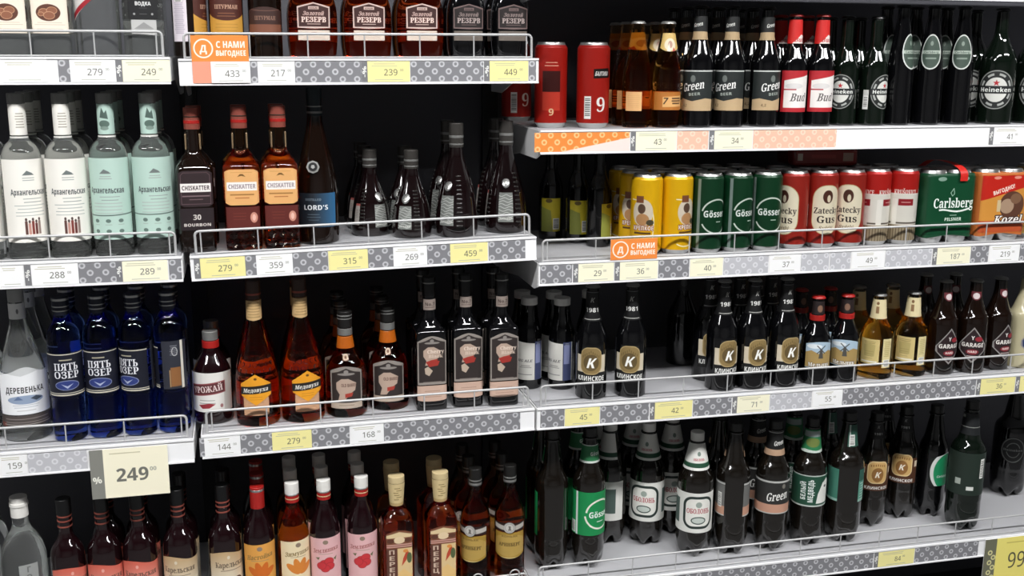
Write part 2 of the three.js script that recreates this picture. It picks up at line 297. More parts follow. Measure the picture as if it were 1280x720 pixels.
def('pepper', 'pepper_liqueur_bottle', 'bottle', 'square chilli-label bottle', 'square amber bottle with chilli-pepper label', 0.074, (g) => {
  part(g, 'glass', square([[0, 0], [0.033, 0, 0.004], [0.033, 0.176, 0.012], [0.026, 0.19, 0.012, 3], [0.0135, 0.208, 0.006, 2], [0.0135, 0.262, 0.002, 2], [0, 0.262, 0, 2]], 6), M.honey);
  part(g, 'cap', capGeo(0.0172, 0.262, 0.276), M.cream);
  label(g, 'neck_label', { a: 0.0138, a1: 0.0172, y0: 0.212, y1: 0.262, w: 0.085 }, (c, H) => { fill(c, '#d8c290'); for (let k = 0; k < 6; k++) lines(c, 50 + 4 * Math.sin(k * 2), 12 + k * 6, 14, 1, 3, '#8a7448', 2); fill(c, '#bda471', -5, H - 8, 110, 10); });
  label(g, 'front_label', { a: 0.033, n: 6, y0: 0.03, y1: 0.166, w: 0.054, top: arch(0.05) }, (c, H) => {
    fill(c, '#7a4a33'); poly(c, [[0, 30], [0, 18], [50, 6], [100, 18], [100, 30]], '#ddc59a'); disc(c, 50, 40, 22, 14, '#e3cba6'); disc(c, 16, 42, 14, 9, '#5b3526'); disc(c, 84, 42, 14, 9, '#5b3526'); fill(c, '#c99a90', 0, 56, 100, 5); fill(c, '#c99a90', 0, 64, 100, 5);
    fill(c, '#dcbf8c', 42, 74, 58, 300); fill(c, '#5a352a', 0, 74, 40, 300);
    'ПЕРЕЦ'.split('').forEach((t, k) => say(c, t, 20, 88 + k * 24, 26, '#cbb4a0', { w: 28 })); poly(c, [[78, 84], [86, 92], [76, 124], [58, 148], [64, 116]], '#b8442c'); disc(c, 88, 116, 10, 22, '#54603c'); disc(c, 74, 86, 10, 7, '#d98c44'); poly(c, [[44, 176], [66, 160], [100, 190], [100, 240], [44, 240]], '#e3bd7c');
  });
});
def('gold', 'brandy_bottle', 'bottle', 'gold-label brandy bottle', 'dark brandy bottle with gold label and medallion', 0.068, (g) => {
  part(g, 'glass', round([[0, 0], [0.0325, 0, 0.005], [0.0325, 0.168, 0.02], [0.026, 0.19, 0.014], [0.0125, 0.222, 0.012], [0.0125, 0.262, 0.002], [0, 0.262]]), M.redbrown);
  cap(g, 0.0138, 0.238, 0.277, M.darkCap); ridge(g, 0.0142, 0.2405, 0.2455, M.grey, 'cap_band'); ridge(g, 0.0142, 0.2495, 0.2525, M.grey, 'cap_band');
  label(g, 'front_label', { a: 0.0325, y0: 0.074, y1: 0.134, w: 0.072, bottom: bowl(0.16) }, (c, H) => { fill(c, '#b9953f'); disc(c, 50, H * 0.5, 60, H * 0.42, '#c9a75a'); say(c, 'АРИНБЕРГ', 50, H * 0.46, 15, '#3a2b14', { f: 'serif', w: 68 }); say(c, 'КОНЬЯК', 50, 12, 9, '#8a6c30', { w: 50 }); say(c, '★★', 50, H * 0.7, 11, '#5b4520'); poly(c, [[-5, H], [-5, H - 10], [20, H - 4], [80, H - 4], [105, H - 10], [105, H]], '#d9c488'); }, foil);
  label(g, 'upper_label', { a: 0.0325, y0: 0.136, y1: 0.156, w: 0.074 }, (c, H) => { fill(c, '#2a1712'); poly(c, [[0, 4], [36, 9], [36, H - 4], [0, H - 9]], '#b9b4ac'); poly(c, [[100, 4], [64, 9], [64, H - 4], [100, H - 9]], '#b9b4ac'); });
  const m = part(g, 'medallion', new THREE.CylinderGeometry(0.0125, 0.0125, 0.002, 32), M.silver); m.rotation.x = Math.PI / 2; m.position.set(0, 0.146, 0.0338);
  const f = part(m, 'medallion_print', new THREE.CircleGeometry(0.0115, 32), foil), r = art(0.024, 0.024, (c) => { fill(c, '#d6d3cc'); disc(c, 50, 50, 40, 40, null, '#8d8a84', 4); poly(c, [[40, 30], [62, 36], [60, 60], [70, 76], [34, 76], [44, 56]], '#77736c'); }), U = f.geometry.attributes.uv;
  for (let i = 0; i < U.count; i++) U.setXY(i, r.u0 + (r.u1 - r.u0) * U.getX(i), r.v0 + (r.v1 - r.v0) * U.getY(i));
  f.rotation.x = -Math.PI / 2; f.position.y = 0.0013;
});
// --- middle bay, spirits
const nutBottle = (dark) => (g) => {
  part(g, 'glass', round([[0, 0], [0.0305, 0, 0.005], [0.0305, 0.16, 0.02], [0.0135, 0.2, 0.012], [0.0135, 0.235, 0.002], [0, 0.235]]), M.brown);
  cap(g, 0.015, 0.215, 0.242, M.brownCap);
  label(g, 'front_label', { a: 0.0305, y0: dark ? 0.042 : 0.04, y1: dark ? 0.092 : 0.12, w: 0.07, top: dark ? arch(0.14) : undefined }, (c, H) => {
    if (dark) { fill(c, '#3a211b'); fill(c, '#7a4a36', -5, H * 0.62, 110, 60); say(c, 'ШТУРМАН', 50, H * 0.4, 14, '#9a7664', { f: 'serif', w: 56 }); disc(c, 50, -12, 70, 22, null, '#6b4a40', 2); return; }
    fill(c, '#c8943c'); disc(c, 50, H * 0.3, 62, H * 0.36, '#4a1f14'); fill(c, '#4a1f14', -5, -5, 110, H * 0.35); say(c, 'ШТУРМАН', 50, H * 0.36, 14, '#c9a48c', { f: 'serif', w: 62 }); lines(c, 50, H * 0.5, 50, 2, 7, '#a5744c'); lines(c, 50, H * 0.74, 70, 3, 8, '#a8782c');
  });
  if (!dark) label(g, 'back_label', { a: 0.0305, y0: 0.03, y1: 0.12, w: 0.03, turn: -115 * deg }, (c, H) => { fill(c, '#dcd3da'); lines(c, 50, 20, 70, 30, 8, '#9d94a4', 3); bars(c, 25, H * 0.12, 50, 34); });
};
def('nut', 'brandy_bottle', 'bottle', 'brown and gold label bottle', 'dark bottle with brown and gold label', 0.064, nutBottle(false));
def('nutDark', 'brandy_bottle', 'bottle', 'brown-label dark bottle', 'dark bottle with arched brown label', 0.064, nutBottle(true));
const reserve = (dark) => (g) => {
  const a = dark ? 0.037 : 0.045, b = dark ? 0.03 : 0.029;
  part(g, 'glass', loft([[0, 0, 0], [a - 0.004, b - 0.003, 0, 2.6, 0.006], [a, b, 0.03, 2.6, 0.02], [a, b, 0.105, 2.6, 0.03], [0.0145, 0.0145, 0.15, 2, 0.014], [0.0145, 0.0145, 0.2, 2, 0.002], [0, 0, 0.2]], 44), dark ? M.black : M.redbrown);
  cap(g, 0.0158, 0.182, 0.21, M.brownCap);
  label(g, 'front_label', { a, b, n: 2.6, y0: 0.054, y1: 0.101, w: 0.06, top: (u) => 1 - 0.16 * Math.abs(2 * u - 1), bottom: (u) => 0.03 * Math.abs(2 * u - 1) }, (c, H) => {
    const edge = dark ? '#6d5a58' : '#cbb3aa', body = dark ? '#1d1413' : '#3a1d1a'; fill(c, edge); poly(c, [[5, H - 6], [4, 17], [50, 4], [96, 17], [95, H - 6]], body);
    fill(c, edge, 34, 12, 32, 9); say(c, 'КОНЬЯК', 50, 16.5, 7, body, { w: 26 }); say(c, 'Золотой', 50, 33, 17, dark ? '#a08e8a' : '#d9bdb4', { f: 'serif', i: 1, w: 64 }); say(c, 'РЕЗЕРВ', 50, 51, 21, dark ? '#b9aaa6' : '#ecd9d0', { f: 'serif', w: 76, edge: dark ? '#3a2a28' : '#7a4a40', edgeW: 2 }); lines(c, 50, 65, 50, 1, 3, edge, 2);
  });
  label(g, 'lower_label', { a, b, n: 2.6, y0: 0.033, y1: 0.051, w: 0.058 }, (c, H) => { fill(c, dark ? '#6b625a' : '#d3c4b6'); disc(c, 50, H * 0.35, 14, 5, dark ? '#857a70' : '#a58478'); lines(c, 50, H * 0.7, 80, 2, 5, dark ? '#4c443e' : '#b5a090'); });
};
def('reserve', 'brandy_flask', 'bottle', 'brandy flask', 'brown brandy flask with pale hexagonal label', 0.07, reserve(false));
def('reserveDark', 'brandy_flask', 'bottle', 'dark brandy flask', 'black brandy flask with dark hexagonal label', 0.07, reserve(true));
const bourbon = (dark) => (g) => {
  part(g, 'glass', square([[0, 0], [0.033, 0, 0.004], [0.034, 0.042, 0.003], [0.034, 0.158, 0.008], [0.026, 0.168, 0.008, 4], [0.0145, 0.186, 0.006, 2], [0.0135, 0.23, 0.002, 2], [0, 0.23, 0, 2]], 6), dark ? M.brown : M.honey);
  for (const s of [-1, 0, 1]) for (const k of [0, 1]) { const d = part(g, 'facet', new THREE.OctahedronGeometry(0.0085), dark ? M.brown : M.honey); d.scale.set(1.1, 1, 0.16); d.position.set(s * 0.0185, 0.012 + k * 0.018, 0.033); }
  cap(g, 0.0146, 0.228, 0.268, M.copper); ridge(g, 0.015, 0.2385, 0.2445, M.redCap, 'cap_band'); ridge(g, 0.0152, 0.25, 0.2525, M.brownCap, 'cap_band');
  for (const x of [-0.0125, 0.0125]) { const f = part(g, 'neck_flute', new THREE.CapsuleGeometry(0.0022, 0.026, 4, 10), M.glint); f.position.set(x, 0.205, 0.006); }  // the flutes' paler tone paints the bright glints on the neck
  label(g, 'front_label', { a: 0.034, n: 6, y0: 0.087, y1: 0.154, w: 0.062, top: notch(0.07), bottom: notchLow(0.07) }, (c, H) => {
    fill(c, dark ? '#2a1b1e' : '#dfa86a'); if (dark) { poly(c, [[8, 14], [16, 6], [84, 6], [92, 14], [92, H - 8], [8, H - 8]], null, '#5a444a', 2); } else { poly(c, [[38, 22], [46, 14], [54, 14], [62, 22], [50, 19]], '#6b4a1c'); lines(c, 50, 9, 70, 1, 3, '#b98444'); }
    c.fillStyle = '#ece6e2'; c.fillRect(6, 38, 88, 26); say(c, 'CHISKATTER', 50, 51, 19, dark ? '#2c1f22' : '#8a7a80', { w: 80 }); lines(c, 50, 76, 80, 1, 4, dark ? '#7a6468' : '#9b6a34', 4); lines(c, 50, 86, 50, 1, 4, dark ? '#6a5458' : '#b06a34', 3);
  });
  label(g, 'lower_label', { a: 0.0342, n: 6, y0: 0.043, y1: 0.084, w: 0.062 }, (c, H) => { fill(c, dark ? '#22161a' : '#5a1d16'); if (dark) { say(c, '30', 50, H * 0.42, 22, '#d9d2cc'); say(c, 'BOURBON', 50, H * 0.75, 13, '#d9d2cc', { w: 80 }); } else { disc(c, 82, H * 0.5, 11, 16, '#c98a78'); disc(c, 82, H * 0.5, 5, 10, '#e3b8a8'); lines(c, 40, H * 0.3, 50, 3, 9, '#7a3a2c'); } });
};
def('bourbon', 'whiskey_bottle', 'bottle', 'orange-label whiskey bottle', 'square amber whiskey bottle with orange label', 0.073, bourbon(false));
def('bourbonDark', 'whiskey_bottle', 'bottle', 'black-label whiskey bottle', 'square whiskey bottle with black label', 0.073, bourbon(true));
def('tallBrandy', 'whiskey_bottle', 'bottle', 'tall blue-label bottle', 'tall dark bottle with blue label and seal', 0.085, (g) => {
  part(g, 'glass', round([[0, 0], [0.0405, 0, 0.005], [0.0415, 0.12, 0.05], [0.016, 0.225, 0.04], [0.0138, 0.25, 0.01], [0.0138, 0.29, 0.002], [0, 0.29]]), M.brown);
  cap(g, 0.0148, 0.245, 0.3, M.petrol); ridge(g, 0.0152, 0.262, 0.2645, M.grey, 'cap_band'); ridge(g, 0.0152, 0.25, 0.254, M.grey, 'cap_band');
  label(g, 'front_label', { a: 0.0409, a1: 0.0413, y0: 0.034, y1: 0.1, w: 0.078 }, (c, H) => { fill(c, '#16202a'); const gr = c.createLinearGradient(40, 0, 100, 0); gr.addColorStop(0, '#16202a'); gr.addColorStop(1, '#2f6d9c'); fill(c, gr, 40, -5, 70, 200); say(c, "LORD'S", 46, H * 0.42, 17, '#e6e8ea', { w: 62 }); say(c, 'DISTILLED', 40, H * 0.18, 7, '#7d8a94', { w: 40 }); lines(c, 40, H * 0.62, 34, 3, 7, '#62707a'); });
  const s = part(g, 'seal', new THREE.CylinderGeometry(0.0125, 0.0125, 0.003, 8), M.grey); s.position.set(-0.006, 0.15, 0.0365); s.rotation.x = Math.PI / 2 - 0.28;
  const k = part(s, 'seal_crown', new THREE.CylinderGeometry(0.0085, 0.0085, 0.0012, 20), M.blackCap); k.position.y = 0.0018;
  const k2 = part(s, 'seal_star', new THREE.CylinderGeometry(0.004, 0.004, 0.0012, 5), M.silver); k2.position.y = 0.0028;
});
const cognac = (H, r) => (g) => {
  const s = H / 0.224, y = (v) => v * s;
  const body = [[0, 0], [r * 0.94, 0, 0.005], [r, y(0.022), 0.014], [r * 0.86, y(0.085), 0.05], [r * 0.42, y(0.145), 0.03], [0.0128, y(0.165), 0.012], [0.0128, y(0.2), 0.002], [0, y(0.2)]];
  part(g, 'glass', round(body), M.smoke);
  cap(g, 0.0142, y(0.176), H, M.capGrey); ridge(g, 0.0146, y(0.195), y(0.2), M.grey, 'cap_band'); ridge(g, 0.0146, y(0.181), y(0.184), M.grey, 'cap_band');
  const rings = g.children[0].geometry.userData.rings, R = (v) => radiusAt(rings, y(v));
  for (const side of [38, -62]) for (let k = 0; k < 12; k++) {      // raised ribs up both flanks
    const v = 0.024 + k * 0.0088, rr = R(v) - 0.0004, b = part(g, 'rib', new THREE.CapsuleGeometry(0.0017, 0.011 * (1 - k * 0.035), 3, 8), M.ribGlass), t = side * deg;
    b.position.set(rr * Math.sin(t), y(v), rr * Math.cos(t)); b.rotation.set(0, t, Math.PI / 2, 'YXZ');
  }
  label(g, 'front_label', { a: R(0.024), a1: R(0.083), y0: y(0.024), y1: y(0.083), w: r * 0.72 }, (c, h) => { fill(c, '#7d807c'); c.strokeStyle = '#c9cbc6'; c.lineWidth = 4; for (let k = 0; k < 9; k++) { c.beginPath(); for (let x = 0; x <= 100; x += 10) c.lineTo(x, h * (0.1 + k * 0.1) + 6 * Math.sin(x * 0.09 + k)); c.stroke(); } say(c, 'КИЗЛЯР', 50, h * 0.88, 18, '#d2d2cc', { w: 84 }); }, foil);
  const m = part(g, 'medal', new THREE.SphereGeometry(0.0095, 24, 16), M.silver); m.scale.set(0.85, 1.15, 0.28); m.position.set(0, y(0.102), R(0.102) + 0.0005); m.rotation.x = -0.5;
  const m2 = part(m, 'medal_portrait', new THREE.SphereGeometry(0.006, 20, 12), M.grey); m2.position.z = 0.005;
  label(g, 'side_label', { a: R(0.03) , a1: R(0.085), y0: y(0.03), y1: y(0.085), w: 0.013, turn: -80 * deg }, (c, h) => { fill(c, '#a9a29c'); fill(c, '#a0524c', -5, -5, 110, h * 0.12); lines(c, 50, h * 0.3, 70, 7, 18, '#6b655f', 5); });
};
def('cognac', 'cognac_bottle', 'bottle', 'small bell-shaped brandy bottle', 'small bell-shaped ribbed brandy bottle', 0.084, cognac(0.173, 0.0405));
def('cognacTall', 'cognac_bottle', 'bottle', 'tall bell-shaped brandy bottle', 'tall bell-shaped ribbed brandy bottle', 0.09, cognac(0.224, 0.0435));
def('harvest', 'liqueur_bottle', 'bottle', 'white-label dark bottle', 'short dark bottle with white fruit label', 0.08, (g) => {
  part(g, 'glass', round([[0, 0], [0.038, 0, 0.005], [0.038, 0.106, 0.02], [0.0145, 0.145, 0.012], [0.0145, 0.175, 0.002], [0, 0.175]]), M.wine);
  cap(g, 0.0152, 0.165, 0.183, M.grey); ridge(g, 0.0165, 0.15, 0.164, M.redCap, 'neck_band');
  label(g, 'front_label', { a: 0.038, y0: 0.026, y1: 0.106, w: 0.1 }, (c, H) => { fill(c, '#dfddd8'); fill(c, '#c9c7c1', 78, -5, 30, 200); poly(c, [[10, 26], [80, 18], [80, 40], [10, 48]], '#5a2a2c', '#8f4a4c', 2); say(c, 'УРОЖАЙ', 45, 33, 17, '#e3d6d2', { f: 'serif', w: 62, rot: -6 }); lines(c, 44, 56, 40, 2, 6, '#8d8b86'); poly(c, [[26, 66], [48, 62], [60, 64], [48, 72], [34, 73]], '#8f2b34'); disc(c, 72, 68, 3, 4, '#9a6a6a'); });
});
def('honey', 'mead_bottle', 'bottle', 'yellow-hexagon mead bottle', 'cone-shaped amber bottle with yellow hexagon label', 0.09, (g) => {
  const R = (y) => (y < 0.105 ? 0.0425 : 0.0425 - (y - 0.105) * 0.285);
  part(g, 'glass', round([[0, 0], [0.0425, 0, 0.005], [0.0425, 0.1, 0.03], [0.0135, 0.206, 0.016], [0.0135, 0.262, 0.002], [0, 0.262]]), M.honey);
  cap(g, 0.0146, 0.25, 0.286, M.brownCap); ridge(g, 0.015, 0.258, 0.262, M.copper, 'cap_band');
  label(g, 'neck_label', { a: 0.0142, y0: 0.208, y1: 0.248, w: 0.088, bottom: notchLow(0.14, 0.5) }, (c, H) => { fill(c, '#c9a877'); for (let k = 0; k < 6; k++) lines(c, 50, 6 + k * 6.4, 34, 1, 4, '#9a7c4e', 2); });
  for (let row = 0; row < 3; row++) for (let k = 0; k < 6; k++) {      // honeycomb bosses pressed into the cone
    const y = 0.112 + row * 0.013, t = (k - 2.5 + (row % 2) * 0.5) * 0.34, b = part(g, 'boss', new THREE.CylinderGeometry(0.0042, 0.0052, 0.0022, 6), M.honey), r = R(y) - 0.0004;
    b.position.set(r * Math.sin(t), y, r * Math.cos(t)); b.rotation.set(Math.PI / 2 - 0.28, t, 0, 'YXZ');
  }
  label(g, 'lower_label', { a: 0.0425, y0: 0.024, y1: 0.06, w: 0.05 }, (c, H) => { fill(c, '#c79a78'); lines(c, 50, H * 0.3, 70, 4, 11, '#a5785a'); });
  label(g, 'front_label', { a: 0.0425, off: 0.0012, y0: 0.045, y1: 0.108, w: 0.06, top: (u) => 1 - 0.32 * Math.abs(2 * u - 1), bottom: (u) => 0.32 * Math.abs(2 * u - 1) }, (c, H) => { fill(c, '#e59c22'); disc(c, 50, 16, 5, 4, '#6a4310'); poly(c, [[-5, 44], [105, 36], [105, 62], [-5, 70]], '#1d1a16'); say(c, 'Медовуха', 50, 53, 19, '#f2efe8', { f: 'serif', i: 1, w: 82, rot: -4 }); lines(c, 50, 78, 50, 2, 8, '#b87414'); });
});
const eagle = (c, H) => { fill(c, '#8f8780'); c.save(); poly(c, [[5, H - 4], [5, 22], [28, 16], [50, 6], [72, 16], [95, 22], [95, H - 4]], '#2d2523'); disc(c, 50, 24, 26, 4, '#8b8580'); disc(c, 50, 17, 7, 6, '#8b8580'); poly(c, [[20, 50], [36, 38], [56, 38], [80, 52], [76, 74], [60, 84], [44, 106], [24, 108], [30, 86], [20, 70]], '#b39c8c'); poly(c, [[46, 84], [70, 80], [66, 92], [46, 96]], '#a0382c'); c.restore(); };
def('barrel', 'whiskey_bottle', 'bottle', 'black-label amber bottle', 'round amber bottle with black arched label', 0.086, (g) => {
  part(g, 'glass', round([[0, 0], [0.041, 0, 0.005], [0.042, 0.02, 0.006], [0.0405, 0.1, 0.02], [0.0165, 0.135, 0.012], [0.0135, 0.16, 0.01], [0.0135, 0.2, 0.002], [0, 0.2]]), M.redbrown);
  cap(g, 0.0146, 0.18, 0.213, M.darkCap); ridge(g, 0.015, 0.203, 0.2055, M.grey, 'cap_band'); ridge(g, 0.015, 0.197, 0.199, M.grey, 'cap_band'); ridge(g, 0.0148, 0.164, 0.178, M.grey, 'neck_ring');
  part(g, 'amber_neck', round([[0.0145, 0.138], [0.0185, 0.138, 0.001], [0.0152, 0.162, 0.001], [0.0135, 0.162]], 24), M.litAmber);  // opaque orange sleeve: light glowing in the amber neck, painted as colour
  label(g, 'emblem', { a: 0.0285, a1: 0.0205, y0: 0.116, y1: 0.129, w: 0.0125 }, (c) => { fill(c, '#5a3020'); disc(c, 50, 50, 44, 46, '#b9a58c', '#d6c6ac', 6); disc(c, 50, 50, 22, 24, '#6b4632'); });
  label(g, 'front_label', { a: 0.0415, y0: 0.02, y1: 0.108, w: 0.068, top: arch(0.12, 0.6) }, (c, H) => { eagle(c, H); fill(c, '#b5a595', -5, H - 18, 110, 30); say(c, 'OLD BARREL', 58, 58, 13, '#5a4038', { w: 46 }); lines(c, 50, H - 10, 60, 1, 4, '#8a7a6a', 2); });
});
def('cherry', 'whiskey_bottle', 'bottle', 'square black whiskey bottle', 'square black whiskey bottle with arched label', 0.069, (g) => {
  part(g, 'glass', square([[0, 0], [0.032, 0, 0.004], [0.032, 0.166, 0.007], [0.024, 0.172, 0.006, 4], [0.0145, 0.19, 0.008, 2], [0.013, 0.205, 0.01, 2], [0.013, 0.25, 0.002, 2], [0, 0.25, 0, 2]], 7), M.black);
  cap(g, 0.014, 0.236, 0.275, M.blackCap); ridge(g, 0.0145, 0.262, 0.2645, M.grey, 'cap_band');
  label(g, 'neck_label', { a: 0.0135, y0: 0.208, y1: 0.23, w: 0.03 }, (c, H) => { fill(c, '#8d8078'); say(c, 'No.7', 50, H * 0.45, 30, '#3a2c28', { w: 70 }); lines(c, 50, H * 0.75, 80, 1, 4, '#5a4a42', 4); });
  label(g, 'front_label', { a: 0.032, n: 7, y0: 0.056, y1: 0.158, w: 0.06, top: arch(0.11, 0.6) }, (c, H) => { eagle(c, H * 0.72); fill(c, '#2d2523', 5, H * 0.6, 90, 60); fill(c, '#8f8780', -5, -5, 10, 300); fill(c, '#8f8780', 95, -5, 10, 300); say(c, 'Cherry', 62, 54, 17, '#e0cfc0', { f: 'serif', w: 58 }); say(c, 'Black', 62, 70, 15, '#d3bfae', { f: 'serif', w: 50 }); poly(c, [[28, 90], [46, 84], [76, 88], [70, 104], [40, 108]], '#9c2f26'); poly(c, [[24, 112], [36, 106], [52, 122], [40, 140], [26, 132]], '#b8a694'); lines(c, 50, H - 9, 80, 1, 3, '#7a706a', 3); });
  label(g, 'lower_label', { a: 0.032, n: 7, y0: 0.02, y1: 0.054, w: 0.062, bottom: bowl(0.1) }, (c, H) => { fill(c, '#c3a594'); lines(c, 50, H * 0.35, 70, 3, 10, '#a08272', 2); fill(c, '#9a7c6c', -5, -5, 110, 6); });
});
// --- right bay, beers
function can(g, print) {
  part(g, 'can_body', round([[0, 0.004], [0.02, 0.002, 0.002], [0.0255, 0, 0.001], [0.0325, 0.011, 0.006], [0.0325, 0.157, 0.006], [0.0272, 0.1665, 0.001], [0.0272, 0.1685, 0.0006], [0.0255, 0.1685, 0.0006], [0.0245, 0.165, 0.001], [0, 0.165]], 40), M.silver);
  label(g, 'can_print', { a: 0.0325, off: 0.0003, y0: 0.0105, y1: 0.1575, w: 0.2042, cols: 44 }, print, foil);
  part(g, 'can_shoulder', round([[0.0315, 0.156], [0.0327, 0.1575, 0.001], [0.0292, 0.1632, 0.001], [0.0285, 0.1628]], 40), g.userData.tone);
  const tab = part(g, 'pull_tab', loft([[0, 0, 0.1652], [0.0055, 0.011, 0.1652, 2.6, 0.0004], [0.0055, 0.011, 0.1664, 2.6, 0.0004], [0, 0, 0.1664]], 16), M.silver); tab.position.z = 0.003;
}
const tone = (hex) => new THREE.MeshStandardMaterial({ color: lin(hex), roughness: 0.34, metalness: 0.25 });
const canKind = (key, short, desc, hex, draw) => { let t; def(key, 'beer_can', 'can', short, desc, 0.067, (g) => { t ??= tone(hex); g.userData.tone = t; const rect = art(0.2042, 0.147, draw, 1350); can(g, rect); delete g.userData.tone; }); };
canKind('redCan', 'dark red can', 'dark red beer can', '#8f1712', (c, H) => { fill(c, '#98180f'); poly(c, [[42, 20], [60, 19], [62, 28], [42, 29]], '#16100f'); say(c, 'БАЛТИКА', 51, 24, 6, '#e6e2de', { w: 15, i: 1 }); say(c, '9', 50, 54, 19, '#efe9e4', { f: 'serif' }); bars(c, 33, 46, 7, 22); fill(c, '#3a1210', 70, 22, 18, 20); fill(c, '#c03a2a', 70, 42, 18, 18); say(c, '9', 79, 62, 10, '#d9b48c'); lines(c, 79, 14, 16, 2, 3, '#d9a48c', 0.8); fill(c, '#98180f', 0, H - 3, 100, 4); });
canKind('yellowCan', 'yellow can', 'bright yellow beer can', '#d9a90f', (c, H) => { fill(c, '#dcaa0c'); c.lineWidth = 1.3; c.strokeStyle = '#efe6c4'; c.beginPath(); c.moveTo(36, 20); c.bezierCurveTo(52, 20, 62, 28, 61, 46); c.lineTo(60, 62); c.bezierCurveTo(56, 70, 44, 70, 38, 66); c.stroke(); disc(c, 49, 33, 11, 14, '#d8cbb6'); disc(c, 48, 29, 4, 5, '#5a4436'); disc(c, 49, 40, 7, 6, '#b98a5c'); disc(c, 57, 43, 4, 3, '#4a4434'); fill(c, '#7a4a30', 42, 16, 8, 7); say(c, 'КРЕПКОЕ', 50, 49, 6.5, '#f2ede2', { w: 22, edge: '#7a2a1a' }); fill(c, '#5c4020', 40, 53, 18, 2); bars(c, 78, 46, 7, 24); });
canKind('greenCan', 'dark green can', 'dark green beer can', '#0a351d', (c, H) => { fill(c, '#0a351d'); fill(c, '#7c8a84', 30, -5, 3.5, 100); say(c, 'Gösser', 50, 36, 10, '#eef0ec', { w: 26 }); c.strokeStyle = '#cfd6cc'; c.lineWidth = 1.6; c.beginPath(); c.arc(52, 38, 17, Math.PI * 1.1, Math.PI * 1.9); c.stroke(); c.beginPath(); c.arc(52, 38, 18, Math.PI * 0.12, Math.PI * 0.85); c.stroke(); lines(c, 54, 44, 8, 1, 2, '#b9c6ba', 1); bars(c, 74, 40, 8, 26); });
canKind('creamCan', 'red and cream can', 'red beer can with cream oval', '#8f2018', (c, H) => { fill(c, '#8f2219'); c.fillStyle = '#e3d9bf'; c.beginPath(); c.roundRect(34, 10, 32, 52, 15); c.fill(); c.strokeStyle = '#c9b98c'; c.lineWidth = 0.8; c.stroke(); disc(c, 50, 22, 5.4, 7, '#4a2a20'); disc(c, 51, 24, 2, 4, '#d9cdb4'); say(c, 'Zatecky', 50, 37, 8.6, '#231a18', { f: 'serif', w: 29 }); say(c, 'Gus', 50, 46, 10.5, '#231a18', { f: 'serif', w: 22 }); say(c, 'Světlý', 50, 55, 5, '#7a6a54', { f: 'serif', i: 1 }); bars(c, 82, 30, 7, 24); });
canKind('redWhiteCan', 'red-topped white can', 'red-topped white beer can', '#a51a16', (c, H) => { fill(c, '#ddd9ce'); fill(c, '#a81c17', -5, -5, 110, 26); for (const x of [20, 50, 80]) { say(c, 'KRUŠOVICE', x, 19, 7, '#f0e8e0', { f: 'serif', w: 25 }); fill(c, '#8f2028', x - 7, 27, 16, 7); lines(c, x + 1, 30.5, 11, 1, 2, '#d9b0a8', 0.8); } fill(c, '#9a8c72', -5, H - 17, 110, 20); for (let x = 0; x < 100; x += 3) fill(c, '#6b5d48', x, H - 16, 1.1, 20); lines(c, 50, H - 19, 60, 1, 2, '#5a5046', 1.6); fill(c, '#eae6dc', 36, 27, 6, 28); });

// a beer bottle: r radius, h height to the crown, s shoulder start, n neck start
function longneck(g, mat, r, h, s, n, crownMat, neckR = 0.0125, mouth = 0.0125) {
  part(g, 'glass', round([[0, 0], [r, 0, 0.004], [r, s, 0.02], [(r + neckR) / 2, (s + n) / 2, 0.012], [neckR, n, 0.018], [mouth, h - 0.008, 0.002], [0, h - 0.006]]), mat);
  crown(g, h - 0.0065, crownMat);
}
def('amber', 'beer_bottle', 'bottle', 'gold-label amber bottle', 'amber beer bottle with gold label', 0.06, (g) => {
  part(g, 'glass', round([[0, 0], [0.028, 0, 0.004], [0.029, 0.11, 0.03], [0.022, 0.145, 0.02], [0.0135, 0.19, 0.02], [0.0125, 0.206, 0.002], [0, 0.206]]), M.amber); crown(g, 0.206, M.grey);
  label(g, 'neck_label', { a: 0.0212, a1: 0.0142, y0: 0.152, y1: 0.188, w: 0.044, bottom: bowl(0.2) }, (c, H) => { fill(c, '#c8a964'); disc(c, 50, H * 0.62, 30, H * 0.34, '#d9cdb2'); disc(c, 50, H * 0.62, 12, 16, '#b08a78'); poly(c, [[34, H], [44, H * 0.5], [52, H]], '#e8dcc8'); poly(c, [[60, H], [66, H * 0.76], [78, H]], '#b5443c'); });
  label(g, 'front_label', { a: 0.0287, y0: 0.036, y1: 0.072, w: 0.07 }, (c, H) => { fill(c, '#b06c28'); poly(c, [[30, 14], [100, 10], [100, H - 10], [30, H - 8]], '#d9a668'); say(c, '7', 38, H * 0.5, 26, '#3a2614', { i: 1 }); lines(c, 74, H * 0.36, 40, 3, 7, '#5a3c22', 4); });
  label(g, 'back_label', { a: 0.0287, y0: 0.034, y1: 0.072, w: 0.034, turn: Math.PI }, (c, H) => { fill(c, '#d8a972'); lines(c, 50, 12, 80, 9, 11, '#c2905a', 2); });
});
